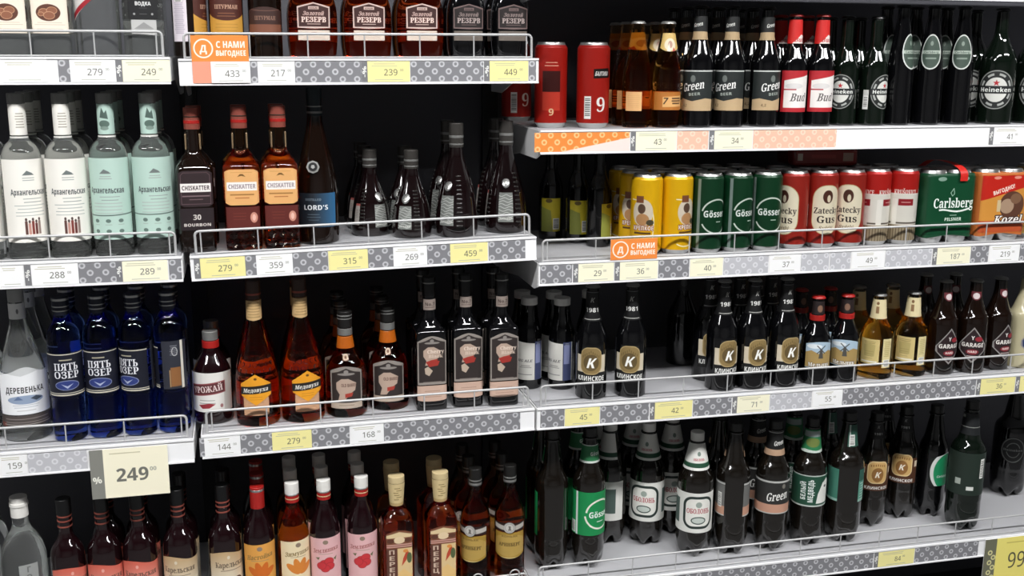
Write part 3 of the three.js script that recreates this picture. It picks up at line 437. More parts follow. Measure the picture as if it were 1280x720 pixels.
def('green', 'beer_bottle', 'bottle', 'black-label beer bottle', 'black beer bottle with black and tan label', 0.064, (g) => {
  longneck(g, M.black, 0.0305, 0.245, 0.135, 0.185, M.blackCap);
  label(g, 'neck_label', { a: 0.0142, a1: 0.0132, y0: 0.176, y1: 0.222, w: 0.06 }, (c, H) => { fill(c, '#191a1a'); say(c, 'Green', 50, H * 0.35, 17, '#e6e6e0', { f: 'serif', i: 1, w: 34, rot: -12 }); fill(c, '#b59c78', -5, H * 0.72, 110, 40); disc(c, 50, H * 0.7, 50, 4, '#b59c78'); });
  label(g, 'front_label', { a: 0.0305, y0: 0.034, y1: 0.115, w: 0.088 }, (c, H) => { fill(c, '#1d2322'); fill(c, '#c9ccc8', -5, -5, 110, 8); disc(c, 50, 19, 6, 8, '#6a706c'); say(c, 'Green', 50, 36, 25, '#f0f0ec', { f: 'serif', i: 1, w: 56, rot: -10, edge: '#111', edgeW: 2 }); say(c, 'BEER', 54, 54, 9, '#a9b0a8', { w: 28, rot: -5 }); poly(c, [[-5, 68], [20, 64], [50, 70], [80, 63], [105, 66], [105, 100], [-5, 100]], '#bda27c'); say(c, '4,2', 30, 80, 9, '#6b5638'); });
});
def('redNeck', 'beer_bottle', 'bottle', 'red-necked beer bottle', 'red-necked beer bottle with white and red label', 0.06, (g) => {
  longneck(g, M.black, 0.0285, 0.231, 0.13, 0.17, M.redCap, 0.0125);
  label(g, 'neck_label', { a: 0.0152, a1: 0.0131, y0: 0.17, y1: 0.218, w: 0.075 }, (c, H) => { fill(c, '#c8201c'); poly(c, [[34, H], [60, H * 0.62], [76, H * 0.7], [76, H]], '#e6dcd6'); say(c, 'Bud', 56, H * 0.84, 16, '#b02020', { f: 'serif', i: 1 }); });
  label(g, 'front_label', { a: 0.0285, y0: 0.03, y1: 0.115, w: 0.072 }, (c, H) => { fill(c, '#b3202a'); poly(c, [[10, 28], [60, 18], [100, 10], [100, H - 12], [10, H - 12]], '#e9e4e0'); fill(c, '#a3202a', 6, 52, 40, 3.4); disc(c, 40, 44, 26, 8, '#d6d2d0'); say(c, 'Bud', 56, 76, 31, '#5a5452', { f: 'serif', i: 1, w: 50 }); });
});
const star = (c, x, y, r, col) => poly(c, Array.from({ length: 10 }, (_, k) => { const a = -Math.PI / 2 + (k * Math.PI) / 5, q = k % 2 ? r * 0.4 : r; return [x + q * Math.cos(a), y + q * Math.sin(a)]; }), col);
function roundel(c, H, bg) { fill(c, bg); const y = H / 2; disc(c, 50, y, 46, y * 0.95, '#1b1e1d', '#9a9c98', 2.5); c.lineWidth = 6; c.strokeStyle = '#a9aba7'; for (let k = 0; k < 8; k++) { c.beginPath(); c.ellipse(50, y, 38, y * 0.78, 0, k * 0.785 + 0.15, k * 0.785 + 0.6); c.stroke(); } disc(c, 50, y, 30, y * 0.62, '#d4d4ce'); fill(c, '#16191a', 2, y - 10, 96, 20); say(c, 'Heineken', 50, y, 16, '#eceee8', { w: 84 }); star(c, 50, y * 0.66, 9, '#b3202a'); }
const roundelTop = (u) => 0.5 + 0.5 * Math.sqrt(Math.max(0, 1 - (2 * u - 1) ** 2)), roundelLow = (u) => 1 - roundelTop(u);
def('emblem', 'beer_bottle', 'bottle', 'round-emblem beer bottle', 'black beer bottle with round silver emblem', 0.062, (g) => {
  longneck(g, M.bottleGreen, 0.0285, 0.229, 0.125, 0.165, M.blackCap);
  label(g, 'front_label', { a: 0.0285, y0: 0.034, y1: 0.108, w: 0.066, cols: 30, top: roundelTop, bottom: roundelLow }, (c, H) => roundel(c, H, '#121413'));
  label(g, 'back_label', { a: 0.0285, y0: 0.034, y1: 0.075, w: 0.012, turn: -82 * deg }, (c, H) => { fill(c, '#c9c9c4'); bars(c, 5, H * 0.3, 90, H * 0.65); });
});
def('emblemBig', 'beer_bottle', 'bottle', 'large round-emblem bottle', 'large black beer bottle with round silver emblem', 0.082, (g) => {
  longneck(g, M.bottleGreen, 0.0385, 0.251, 0.14, 0.19, M.blackCap, 0.0135);
  label(g, 'front_label', { a: 0.0385, y0: 0.032, y1: 0.118, w: 0.082, cols: 30, top: roundelTop, bottom: roundelLow }, (c, H) => roundel(c, H, '#121413'));
});
def('oval', 'beer_bottle', 'bottle', 'green-oval beer bottle', 'black beer bottle with green shoulder oval', 0.058, (g) => {
  part(g, 'glass', round([[0, 0], [0.0275, 0, 0.004], [0.0275, 0.13, 0.05], [0.0165, 0.2, 0.03], [0.0125, 0.23, 0.01], [0.0125, 0.247, 0.002], [0, 0.247]]), M.black); crown(g, 0.247, M.blackCap);
  label(g, 'shoulder_label', { a: 0.0272, a1: 0.018, y0: 0.118, y1: 0.192, w: 0.05, cols: 30, top: roundelTop, bottom: roundelLow }, (c, H) => { fill(c, '#c9cdc8'); disc(c, 50, H / 2, 44, H * 0.46, '#39493f'); disc(c, 50, H * 0.26, 8, 10, '#7d8b80'); fill(c, '#aab5aa', 6, H * 0.46, 88, 14); say(c, 'Carlsberg', 50, H * 0.46 + 7, 12, '#2b3a30', { w: 70 }); fill(c, '#7d8b80', 26, H * 0.66, 48, 7); });
});
def('yellowLabel', 'beer_bottle', 'bottle', 'yellow-label dark bottle', 'dark beer bottle with yellow label', 0.06, (g) => {
  longneck(g, M.black, 0.0275, 0.215, 0.12, 0.16, M.blackCap);
  label(g, 'front_label', { a: 0.0275, y0: 0.02, y1: 0.095, w: 0.046 }, (c, H) => { fill(c, '#cdbb2c'); disc(c, 40, 12, 16, 10, '#6b5a24'); poly(c, [[0, 40], [50, 60], [60, H], [0, H]], '#8f9440'); bars(c, 60, H * 0.6, 34, H * 0.34); });
});
def('whiteCap', 'beer_bottle', 'bottle', 'white-capped dark bottle', 'white-capped dark bottle with white label', 0.06, (g) => {
  part(g, 'glass', round([[0, 0], [0.0285, 0, 0.004], [0.0285, 0.125, 0.02], [0.02, 0.15, 0.012], [0.0165, 0.185, 0.006], [0.0165, 0.19, 0.001], [0, 0.19]]), M.black); cap(g, 0.018, 0.186, 0.202, M.white);
  label(g, 'front_label', { a: 0.0285, y0: 0.022, y1: 0.108, w: 0.046, turn: -0.35, top: (u) => 1 - 0.04 * u }, (c, H) => { fill(c, '#d6d4cd'); say(c, 'BIG ALE', 50, H * 0.5, 17, '#2c2c2c', { f: 'serif', i: 1, w: 78 }); lines(c, 55, H * 0.63, 60, 2, 8, '#77756f', 2.5); lines(c, 50, H * 0.86, 80, 1, 4, '#777', 3); });
  label(g, 'side_label', { a: 0.0285, y0: 0.022, y1: 0.108, w: 0.022, turn: 0.86 }, (c, H) => { fill(c, '#3c4468'); fill(c, '#8289b0', 8, 30, 60, 190); fill(c, '#c9c9c4', 90, -5, 14, 400); lines(c, 40, 14, 50, 2, 12, '#b9b9bd', 4); });
});
def('gothic', 'beer_bottle', 'bottle', 'K-badge beer bottle', 'black beer bottle with gold K badge', 0.068, (g) => {
  longneck(g, M.black, 0.0335, 0.245, 0.135, 0.185, M.grey, 0.0125);
  label(g, 'neck_label', { a: 0.0145, a1: 0.0131, y0: 0.168, y1: 0.232, w: 0.056 }, (c, H) => { fill(c, '#0f0f10'); say(c, 'K', 50, H * 0.3, 26, '#a9a9a4', { i: 1 }); say(c, '1981', 50, H * 0.64, 23, '#e6e6e2', { w: 58 }); fill(c, '#a9a9a4', 22, H - 9, 56, 3.5); fill(c, '#77777a', 20, 4, 60, 2); });
  label(g, 'front_label', { a: 0.0335, y0: 0.034, y1: 0.116, w: 0.066, top: (u) => (u > 0.16 && u < 0.84 ? 1 : 0.78), cols: 25 }, (c, H) => { fill(c, '#0e0e0e'); fill(c, '#d3c7b0', -5, H * 0.2, 110, H * 0.5); fill(c, '#0e0e0e', -5, H * 0.68, 110, 90); c.fillStyle = '#8a7448'; c.beginPath(); c.roundRect(16, 3, 68, H * 0.7, 26); c.fill(); c.strokeStyle = '#b59f70'; c.lineWidth = 3; c.stroke(); for (let k = 0; k < 9; k++) fill(c, '#6b5832', 22 + k * 6.4, 12 + 8 * Math.abs(k - 4) / 2, 3, 8); disc(c, 50, H * 0.42, 25, H * 0.22, '#5e4d2c'); say(c, 'K', 50, H * 0.43, 46, '#f6f6f2', { i: 1 }); say(c, 'КЛИНСКОЕ', 50, H * 0.85, 22, '#f2f2ee', { w: 94 }); });
});
def('stout', 'beer_bottle', 'bottle', 'lone dark bottle', 'lone dark bottle set deep in a gap', 0.074, (g) => { longneck(g, M.black, 0.0365, 0.245, 0.12, 0.17, M.blackCap, 0.0135); label(g, 'neck_label', { a: 0.0148, a1: 0.0138, y0: 0.178, y1: 0.215, w: 0.03 }, (c, H) => { fill(c, '#2a2a2b'); disc(c, 50, H / 2, 26, 30, '#4c4c4c'); }); });
def('mill', 'beer_bottle', 'bottle', 'windmill-label beer bottle', 'red-necked dark bottle with windmill label', 0.07, (g) => {
  longneck(g, M.black, 0.0325, 0.2, 0.105, 0.145, M.redCap, 0.013);
  label(g, 'neck_label', { a: 0.0148, a1: 0.0132, y0: 0.158, y1: 0.188, w: 0.04 }, (c, H) => { fill(c, '#1d1010'); disc(c, 50, H * 0.55, 16, 20, '#7a5a48'); });
  ridge(g, 0.017, 0.144, 0.156, M.redCap, 'neck_band');
  label(g, 'front_label', { a: 0.0325, y0: 0.04, y1: 0.1, w: 0.066, top: arch(0.1, 0.5) }, (c, H) => { fill(c, '#a9bfd0'); disc(c, 30, 16, 26, 8, '#dfe6ea'); poly(c, [[-5, 40], [20, 30], [50, 44], [80, 30], [105, 38], [105, 90], [-5, 90]], '#a58a54'); poly(c, [[44, 58], [48, 26], [56, 26], [60, 58]], '#4a4844'); for (const r of [45, 135]) { c.save(); c.translate(52, 27); c.rotate(r * deg); fill(c, '#4a4844', -20, -1.6, 40, 3.2); c.restore(); } say(c, 'Мельник', 50, H - 12, 20, '#f2efe8', { f: 'serif', w: 78, edge: '#3a2c1c', edgeW: 2.5 }); });
});
def('goldAle', 'beer_bottle', 'bottle', 'cream-necked amber bottle', 'amber beer bottle with cream neck and labels', 0.08, (g) => {
  longneck(g, M.straw, 0.0375, 0.196, 0.1, 0.145, M.grey, 0.0145, 0.0128);
  label(g, 'neck_label', { a: 0.0176, a1: 0.0139, y0: 0.138, y1: 0.182, w: 0.092 }, (c, H) => { fill(c, '#d9cba0'); disc(c, 50, H * 0.2, 4, 4, '#7a5a3a'); fill(c, '#8a6a48', 46, H * 0.36, 8, H * 0.36); });
  label(g, 'front_label', { a: 0.0375, y0: 0.036, y1: 0.094, w: 0.044, turn: -0.2 }, (c, H) => { fill(c, '#cdb97c'); poly(c, [[20, 30], [50, 24], [80, 30], [76, 90], [24, 90]], '#b5a468'); lines(c, 50, 14, 60, 2, 8, '#8a7a44', 2.5); fill(c, '#e8e2d0', 8, H - 16, 84, 8); lines(c, 50, H * 0.5, 50, 4, 12, '#9a8a54', 2); });
  label(g, 'side_label', { a: 0.0375, y0: 0.028, y1: 0.096, w: 0.022, turn: 0.88 }, (c, H) => { fill(c, '#d6c894'); lines(c, 50, 30, 70, 12, 14, '#a5965c', 5); bars(c, 15, H * 0.72, 70, H * 0.24); });
});
const garage = (mat, tint, dark) => (g) => {
  part(g, 'glass', round([[0, 0], [0.033, 0, 0.004], [0.0345, 0.02, 0.008], [0.034, 0.13, 0.014], [0.026, 0.142, 0.01], [0.0145, 0.178, 0.014], [0.0128, 0.213, 0.002], [0, 0.213]]), mat); crown(g, 0.214, M.grey);
  label(g, 'neck_label', { a: 0.0162, a1: 0.0138, y0: 0.172, y1: 0.192, w: 0.026, bottom: bowl(0.5) }, (c, H) => { fill(c, dark ? '#5a1c24' : '#d9d2a8'); disc(c, 50, H * 0.5, 32, H * 0.36, '#cfc3c2'); });
  label(g, 'front_label', { a: 0.0342, y0: 0.026, y1: 0.112, w: 0.064, top: (u) => 1 - 0.5 * Math.abs(2 * u - 1), bottom: (u) => 0.36 * Math.abs(2 * u - 1) }, (c, H) => { fill(c, '#8a8684'); poly(c, [[5, H * 0.5], [50, 7], [95, H * 0.5], [92, H * 0.66], [50, H - 8], [8, H * 0.66]], tint); say(c, 'Y', 48, 40, 20, '#e6e2de'); disc(c, 70, 44, 15, 9, dark ? '#8f2430' : '#e3cf52'); say(c, 'GARAGE', 50, 66, 21, '#efece6', { w: 80, edge: '#2a1a1a', edgeW: 3 }); disc(c, 50, 92, 22, 10, dark ? '#7a1c28' : '#d9c24a'); say(c, 'HARD', 50, 92, 12, '#eadfd8', { w: 32 }); lines(c, 50, 108, 40, 1, 3, '#c9b8b4', 3); });
};
def('garage', 'beer_bottle', 'bottle', 'diamond-label dark bottle', 'dark red-brown bottle with diamond label', 0.071, garage(M.brown, '#241417', true));
def('lemon', 'beer_bottle', 'bottle', 'pale lemon bottle', 'pale cloudy bottle with navy diamond label', 0.071, garage(M.petLemon, '#1d2f5c', false));

// large plastic bottles with a five-footed base
function pet(g, r, h, mat, capMat, neck = 0.0248) {
  part(g, 'bottle_body', loft([[0, 0, 0.006], [r * 0.55, r * 0.55, 0.0, 2, 0.006], [r * 0.92, r * 0.92, 0.012, 2, 0.01], [r, r, 0.04, 2, 0.01], [r * 0.985, r * 0.985, 0.075, 2, 0.004], [r, r, 0.08, 2, 0.003], [r, r, h * 0.6, 2, 0.006], [r * 0.94, r * 0.94, h * 0.655, 2, 0.012], [neck, neck, h * 0.71, 2, 0.012], [0.0155, 0.0155, h * 0.9, 2, 0.012], [0.0142, 0.0142, h - 0.02, 2, 0.003], [0, 0, h - 0.018]], 50, ([x, y, z], t) => {
    if (y > 0.045) return [x, y, z];
    const k = 1 - y / 0.045, v = 0.5 - 0.5 * Math.cos(5 * t);
    return [x * (1 - 0.1 * k * v), y + 0.02 * k * v * Math.min(1, Math.hypot(x, z) / (r * 0.5)), z * (1 - 0.1 * k * v)];
  }), mat);
  ridge(g, 0.0185, h - 0.024, h - 0.0215, mat, 'neck_ring');
  cap(g, 0.0155, h - 0.02, h, capMat);
}
const petBand = (g, r, y0, y1, w, draw, turn = 0) => label(g, 'front_label', { a: r, y0, y1, w, turn, cols: 40 }, draw);
def('petGreen', 'beer_bottle', 'bottle', 'bright-green-label plastic bottle', 'large plastic beer bottle with bright green label', 0.078, (g) => {
  pet(g, 0.0365, 0.327, M.pet, M.darkCap);
  petBand(g, 0.0365, 0.085, 0.187, 0.14, (c, H) => { fill(c, '#12884a'); fill(c, '#d9dedb', 16, -5, 4, 120); c.strokeStyle = '#e9e6d8'; c.lineWidth = 3; c.beginPath(); c.arc(58, 38, 24, Math.PI * 1.05, Math.PI * 1.7); c.stroke(); c.beginPath(); c.arc(58, 36, 26, Math.PI * 0.3, Math.PI * 0.95); c.stroke(); say(c, 'Gösser', 58, 38, 14, '#f4f6f2', { w: 40 }); lines(c, 58, 50, 14, 1, 2, '#d9e6da', 1.4); bars(c, 4, H - 22, 11, 20); });
  label(g, 'neck_label', { a: 0.0205, a1: 0.017, y0: 0.25, y1: 0.29, w: 0.075 }, (c, H) => { fill(c, '#2f7a4c'); fill(c, '#cfd6cf', -5, -5, 110, 8); fill(c, '#cfd6cf', -5, H - 6, 110, 8); say(c, 'Gösser', 60, H * 0.5, 16, '#f0f2ee', { w: 42 }); });
});
def('petWhite', 'beer_bottle', 'bottle', 'white-label plastic bottle', 'white-necked plastic beer bottle with white label', 0.086, (g) => {
  const r = 0.0405; pet(g, r, 0.296, M.pet, M.white, 0.0285);
  petBand(g, r, 0.066, 0.162, 0.2, (c, H) => { fill(c, '#dfdfd9'); c.fillStyle = '#23302c'; c.beginPath(); c.roundRect(32, 4, 36, H - 9, 11); c.fill(); c.fillStyle = '#e6e5de'; c.beginPath(); c.roundRect(35, 7, 30, H - 15, 8); c.fill(); say(c, 'ОБОЛОНЬ', 49.5, 22, 8, '#a01f2c', { f: 'serif', w: 27 }); disc(c, 50, 14, 3.5, 3.5, '#9aa59c'); disc(c, 50, 33, 8, 4, '#c3cbc4', '#3a4a42', 1.2); fill(c, '#4a5c56', 8, 9, 18, H - 18); fill(c, '#4a5c56', 74, 9, 16, H - 18); });
  label(g, 'neck_label', { a: 0.0292, a1: 0.0165, y0: 0.212, y1: 0.272, w: 0.13, cols: 30 }, (c, H) => { fill(c, '#dddcd6'); say(c, 'ОБОЛОНЬ', 50, H * 0.6, 6.5, '#a01f2c', { f: 'serif', w: 24 }); disc(c, 50, H * 0.38, 4, 4, '#77857c'); fill(c, '#1f4a34', -5, H * 0.73, 110, H * 0.17); fill(c, '#e6e5e0', -5, H * 0.9, 110, H * 0.12); });
});
const petDark = (g) => {
  const r = 0.038; pet(g, r, 0.316, M.pet, M.darkCap);
  petBand(g, r, 0.1, 0.182, 0.195, (c, H) => { fill(c, '#2a2a29'); fill(c, '#b9bab6', -5, 1, 110, 2.4); fill(c, '#c2937c', -5, H - 12, 110, 12); fill(c, '#b9bab6', -5, H - 1.4, 110, 2); say(c, 'Green', 50, 20, 14, '#f2f2ee', { f: 'serif', i: 1, w: 27, rot: -8 }); disc(c, 57, 8, 2.4, 3, '#77746c'); fill(c, '#6d6d6b', 0, 4, 16, H - 16); fill(c, '#6d6d6b', 84, 4, 16, H - 16); bars(c, 90, 14, 6, 18); });
  label(g, 'neck_label', { a: 0.0215, a1: 0.017, y0: 0.236, y1: 0.29, w: 0.085 }, (c, H) => { fill(c, '#141414'); fill(c, '#c9c9c6', 14, -5, 72, 7); say(c, 'Green', 54, H * 0.45, 17, '#f0f0ec', { f: 'serif', i: 1, w: 32, rot: -10 }); fill(c, '#b8977c', -5, H * 0.74, 110, H * 0.3); });
};
def('petDark', 'beer_bottle', 'bottle', 'black and tan plastic bottle', 'plastic beer bottle with black and tan label', 0.08, petDark);
def('petBear', 'beer_bottle', 'bottle', 'bear-label plastic bottle', 'plastic beer bottle with dark green bear label', 0.08, (g) => {
  const r = 0.0385; pet(g, r, 0.312, M.pet, M.darkCap);
  petBand(g, r, 0.105, 0.182, 0.19, (c, H) => { fill(c, '#1f4a38'); fill(c, '#b9c2bc', -5, -5, 110, 6.4); fill(c, '#b9c2bc', -5, H - 2, 110, 4); say(c, 'БЕЛЫЙ', 42, H * 0.5, 8.5, '#e9ece8', { rot: -90, w: 24 }); say(c, 'МЕДВЕДЬ', 51, H * 0.5, 9, '#e9ece8', { rot: -90, w: 30 }); poly(c, [[58, H - 4], [60, 24], [66, 10], [74, 5], [82, 12], [84, H - 4]], '#e6e6e0'); disc(c, 71, 15, 2.2, 1.6, '#555'); });
  label(g, 'neck_label', { a: 0.022, a1: 0.0172, y0: 0.232, y1: 0.286, w: 0.085 }, (c, H) => { fill(c, '#2b7a4c'); fill(c, '#9aa7a4', 20, 4, 60, H * 0.25); disc(c, 52, H * 0.56, 22, 13, '#6b7a3c'); poly(c, [[0, H], [30, H - 9], [60, H - 6], [100, H - 10], [100, H]], '#cfd9d0'); });
});
def('petTeal', 'beer_bottle', 'bottle', 'teal-label plastic bottle', 'plastic beer bottle with teal label seam', 0.084, (g) => {
  const r = 0.0405; pet(g, r, 0.32, M.pet, M.darkCap);
  petBand(g, r, 0.108, 0.188, 0.205, (c, H) => { fill(c, '#2c5a4e'); fill(c, '#7f9c92', -5, -5, 110, 3); fill(c, '#5d9886', 0, 14, 18, 60); fill(c, '#3f7a68', 86, -5, 20, 100); fill(c, '#8fb5a8', 0, H - 3, 110, 4); lines(c, 9, 17, 14, 8, 3.2, '#b9d0c6', 0.9); });
  label(g, 'neck_label', { a: 0.022, a1: 0.0172, y0: 0.24, y1: 0.292, w: 0.03, turn: Math.PI + 0.4 }, (c, H) => { fill(c, '#2a5446'); fill(c, '#b9c2bc', 10, -5, 10, 200); bars(c, 12, H * 0.45, 46, H * 0.5); });
});
def('petGold', 'beer_bottle', 'bottle', 'gold-badge plastic bottle', 'plastic beer bottle with gold badge label', 0.08, (g) => {
  const r = 0.036; pet(g, r, 0.29, M.pet, M.darkCap);
  label(g, 'front_label', { a: r, y0: 0.1, y1: 0.176, w: 0.08, cols: 25, top: (u) => (u > 0.2 && u < 0.8 ? 1 : 0.86) }, (c, H) => { fill(c, '#4a2a16'); fill(c, '#d0bfa8', -5, 22, 16, 20); fill(c, '#d0bfa8', 89, 22, 16, 20); c.fillStyle = '#c9a468'; c.beginPath(); c.roundRect(20, 2, 60, H * 0.72, 18); c.fill(); c.strokeStyle = '#e0c898'; c.lineWidth = 3; c.stroke(); for (let k = 0; k < 7; k++) fill(c, '#8d6232', 28 + k * 6.6, 9 + Math.abs(k - 3), 3.4, 7); disc(c, 50, H * 0.46, 18, H * 0.24, '#8d6232'); say(c, 'K', 50, H * 0.46, 26, '#f0e8d8', { i: 1 }); say(c, 'КЛИНСКОЕ', 50, H - 9, 14, '#e9e9e6', { w: 76 }); });
  label(g, 'neck_label', { a: 0.018, a1: 0.0152, y0: 0.228, y1: 0.268, w: 0.04 }, (c, H) => { fill(c, '#101011'); say(c, 'K', 50, H * 0.3, 26, '#8a8a88', { i: 1 }); say(c, '1981', 50, H * 0.7, 20, '#b9b9b6', { w: 52 }); });
});
def('petOval', 'beer_bottle', 'bottle', 'white-arc green-label bottle', 'plastic beer bottle with white-arced green label', 0.07, (g) => {
  const r = 0.0345; pet(g, r, 0.29, M.black, M.darkCap);
  label(g, 'front_label', { a: r, y0: 0.088, y1: 0.178, w: 0.06, top: (u) => 0.8 + 0.2 * u }, (c, H) => { fill(c, '#0c1410'); disc(c, 66, H * 0.58, 62, H * 0.56, '#e3e6e2'); disc(c, 74, H * 0.6, 56, H * 0.52, '#1f9a64'); say(c, 'Carlsberg', 60, H * 0.72, 14, '#e9efe9', { i: 1, w: 56 }); });
});
def('petBack', 'beer_bottle', 'bottle', 'dark green plastic bottle', 'dark green plastic bottle with small white stickers', 0.084, (g) => {
  const r = 0.0405; pet(g, r, 0.327, M.bottleGreen, M.darkCap);
  petBand(g, r, 0.098, 0.205, 0.19, (c, H) => { fill(c, '#1c2a22'); fill(c, '#d6d8d2', 52, H - 12, 9, 5); fill(c, '#a9b2a9', 38, H - 22, 7, 8); bars(c, 68, 8, 7, 26); }); 
  label(g, 'neck_label', { a: 0.0225, a1: 0.0176, y0: 0.245, y1: 0.298, w: 0.06 }, (c, H) => { fill(c, '#15181a'); fill(c, '#8a8c86', 4, 8, 18, 12); fill(c, '#8a8c86', -5, H * 0.62, 110, 3); });
});
def('petEmblem', 'beer_bottle', 'bottle', 'keg-shaped dark bottle', 'big dark bottle with silver outlined emblem', 0.09, (g) => {
  const r = 0.044; pet(g, r, 0.3, M.black, M.darkCap);
  label(g, 'front_label', { a: r, y0: 0.1, y1: 0.17, w: 0.062, cols: 30, top: roundelTop, bottom: roundelLow }, (c, H) => { fill(c, '#141616'); disc(c, 50, H / 2, 44, H * 0.46, null, '#7d7f7c', 4); disc(c, 50, H / 2, 26, H * 0.28, null, '#7d7f7c', 4); fill(c, '#141616', 8, H / 2 - 9, 84, 18); say(c, 'Heineken', 50, H / 2, 14, '#8f918d', { w: 78 }); });
});
// packs of four cans
function pack(g, draw, sheetTone, strap) {
  for (const sx of [-1, 1]) for (const sz of [-1, 1]) { const c = part(g, 'can', round([[0, 0.004], [0.0255, 0, 0.001], [0.0305, 0.012, 0.006], [0.0305, 0.152, 0.006], [0.0265, 0.163, 0.001], [0, 0.161]], 28), M.silver); c.position.set(sx * 0.0312, 0, sz * 0.0312); }
  part(g, 'carton', loft([[0, 0, 0.156, 8], [0.0615, 0.0615, 0.156, 9, 0.004], [0.0632, 0.0632, 0.15, 9, 0.003], [0.0632, 0.0632, 0.012, 9, 0]].reverse(), 60, ([x, y, z], t) => [x, y < 0.0121 ? y + 0.007 * Math.abs(Math.cos(t * 2)) : y, z]), sheetTone);
  label(g, 'carton_print', { a: 0.0632, n: 9, y0: 0.0215, y1: 0.1495, w: 0.12, rowsN: 4 }, draw, gloss);
  if (strap) {
    const path = new THREE.CatmullRomCurve3([[-0.02, 0.164, -0.03], [-0.012, 0.18, -0.006], [0.01, 0.178, 0.03], [0.02, 0.169, 0.054], [0.022, 0.158, 0.0655], [0.022, 0.14, 0.067]].map((p) => new THREE.Vector3(...p)));
    const g2 = new THREE.BufferGeometry(), P = [], I = [], N = 26;
    for (let k = 0; k <= N; k++) { const p = path.getPoint(k / N); for (const s of [-0.0095, 0.0095]) P.push(p.x + s, p.y, p.z + 0.0015); if (k) { const o = 2 * k - 2; I.push(o, o + 2, o + 1, o + 1, o + 2, o + 3); } }
    g2.setAttribute('position', new THREE.Float32BufferAttribute(P, 3)); g2.setIndex(I); g2.computeVertexNormals();
    part(g, 'carry_strap', g2, std(0xc8261f, 0.4));
  }
}
def('greenPack', 'beer_pack', 'beer pack', 'green four-pack', 'dark green carton of cans with red carry strap', 0.128, (g) => pack(g, (c, H) => {
  fill(c, '#0f4228'); for (const x of [26, 74]) { disc(c, x, 4, 9, 4, '#7d9a8a'); } poly(c, [[46, 30], [52, 22], [54, 32], [50, 36]], null, '#9ab8a4', 1.4); say(c, 'Carlsberg', 54, 50, 24, '#eef2ec', { f: 'serif', w: 86 }); c.strokeStyle = '#e6ece4'; c.lineWidth = 3.4; c.beginPath(); c.moveTo(24, 62); c.bezierCurveTo(44, 58, 52, 72, 88, 60); c.stroke(); lines(c, 55, 72, 20, 1, 3, '#c9d6c8', 1); say(c, 'PILSNER', 55, 80, 8, '#d9e3d6', { w: 36 }); lines(c, 55, 88, 26, 1, 3, '#9ab0a0', 1);
}, std(0x0f4228, 0.4), true));
def('orangePack', 'beer_pack', 'beer pack', 'red-topped orange pack', 'red-topped orange pack of beer cans', 0.128, (g) => pack(g, (c, H) => {
  fill(c, '#c98a3c'); fill(c, '#b3502c', -5, H - 22, 110, 30); poly(c, [[-5, -5], [105, -5], [105, 20], [-5, 48]], '#b8241a'); say(c, 'ВЫГОДНО!', 46, 27, 11, '#f2e6da', { rot: -17, w: 48 }); for (const x of [30, 74]) disc(c, x, 4, 8, 3, '#d98a78'); disc(c, 66, 56, 27, 26, '#5a3a2c'); disc(c, 56, 58, 15, 14, '#a58a72'); disc(c, 74, 44, 12, 10, '#7a5a44'); fill(c, '#c9b48c', 34, 46, 8, 22); say(c, 'Kozel', 62, H - 24, 20, '#f0ece6', { f: 'serif', i: 1, w: 62, edge: '#3a2420', edgeW: 4 });
}, std(0xb8662e, 0.4), false));
def('redPack', 'beer_pack', 'beer pack', 'red film multipack', 'red film-wrapped multipack lying on the cans', 0.12, (g) => {
  part(g, 'wrap', loft([[0, 0, 0, 6], [0.08, 0.06, 0, 6, 0.008], [0.08, 0.06, 0.042, 6, 0.012], [0, 0, 0.042, 6]], 48), std(0x7a1512, 0.25, 0, { clearcoat: 0.6 }));
  label(g, 'wrap_print', { a: 0.08, b: 0.06, n: 6, y0: 0.007, y1: 0.034, w: 0.14 }, (c, H) => { fill(c, '#86180f'); fill(c, '#c9b8a8', 2, 4, 8, H - 8); fill(c, '#a58a7a', 76, 3, 18, H - 6); fill(c, '#9c2a20', 24, H * 0.3, 40, H * 0.3); }, gloss);
});
canKind('goldCan', 'tan gold can', 'tan gold beer can at the right edge', '#a98a48', (c, H) => { fill(c, '#b0924e'); fill(c, '#d0bd8a', 30, 10, 40, 14); lines(c, 50, 40, 60, 4, 8, '#8a6c34', 1.4); });

// ---------------------------------------------------------------- the room
const struct = (name, geo, m) => { const o = new THREE.Mesh(geo, m); o.castShadow = o.receiveShadow = true; return add(o, name, null, null, null, 'structure'); };
const wallM = std(0x7c7c7c, 0.8), floorM = std(0x666666, 0.4), ceilM = std(0x868686, 0.85);
const RX0 = -4, RX1 = 6, RZ0 = -0.75, RZ1 = 5.2, RH = 3.3;
struct('floor', boxGeo(RX0, RX1, -0.1, 0, RZ0, RZ1), floorM);
struct('ceiling', boxGeo(RX0, RX1, RH, RH + 0.1, RZ0, RZ1), ceilM);
struct('wall_back', boxGeo(RX0, RX1, 0, RH, RZ0 - 0.1, RZ0), wallM);
struct('wall_front', boxGeo(RX0, RX1, 0, RH, RZ1, RZ1 + 0.1), wallM);
struct('wall_left', boxGeo(RX0 - 0.1, RX0, 0, RH, RZ0, RZ1), wallM);
struct('wall_right', boxGeo(RX1, RX1 + 0.1, 0, RH, RZ0, RZ1), wallM);
const glow = new THREE.MeshStandardMaterial({ color: 0xffffff, emissive: 0xffffff, emissiveIntensity: LAMP_GLOW, roughness: 0.5 });
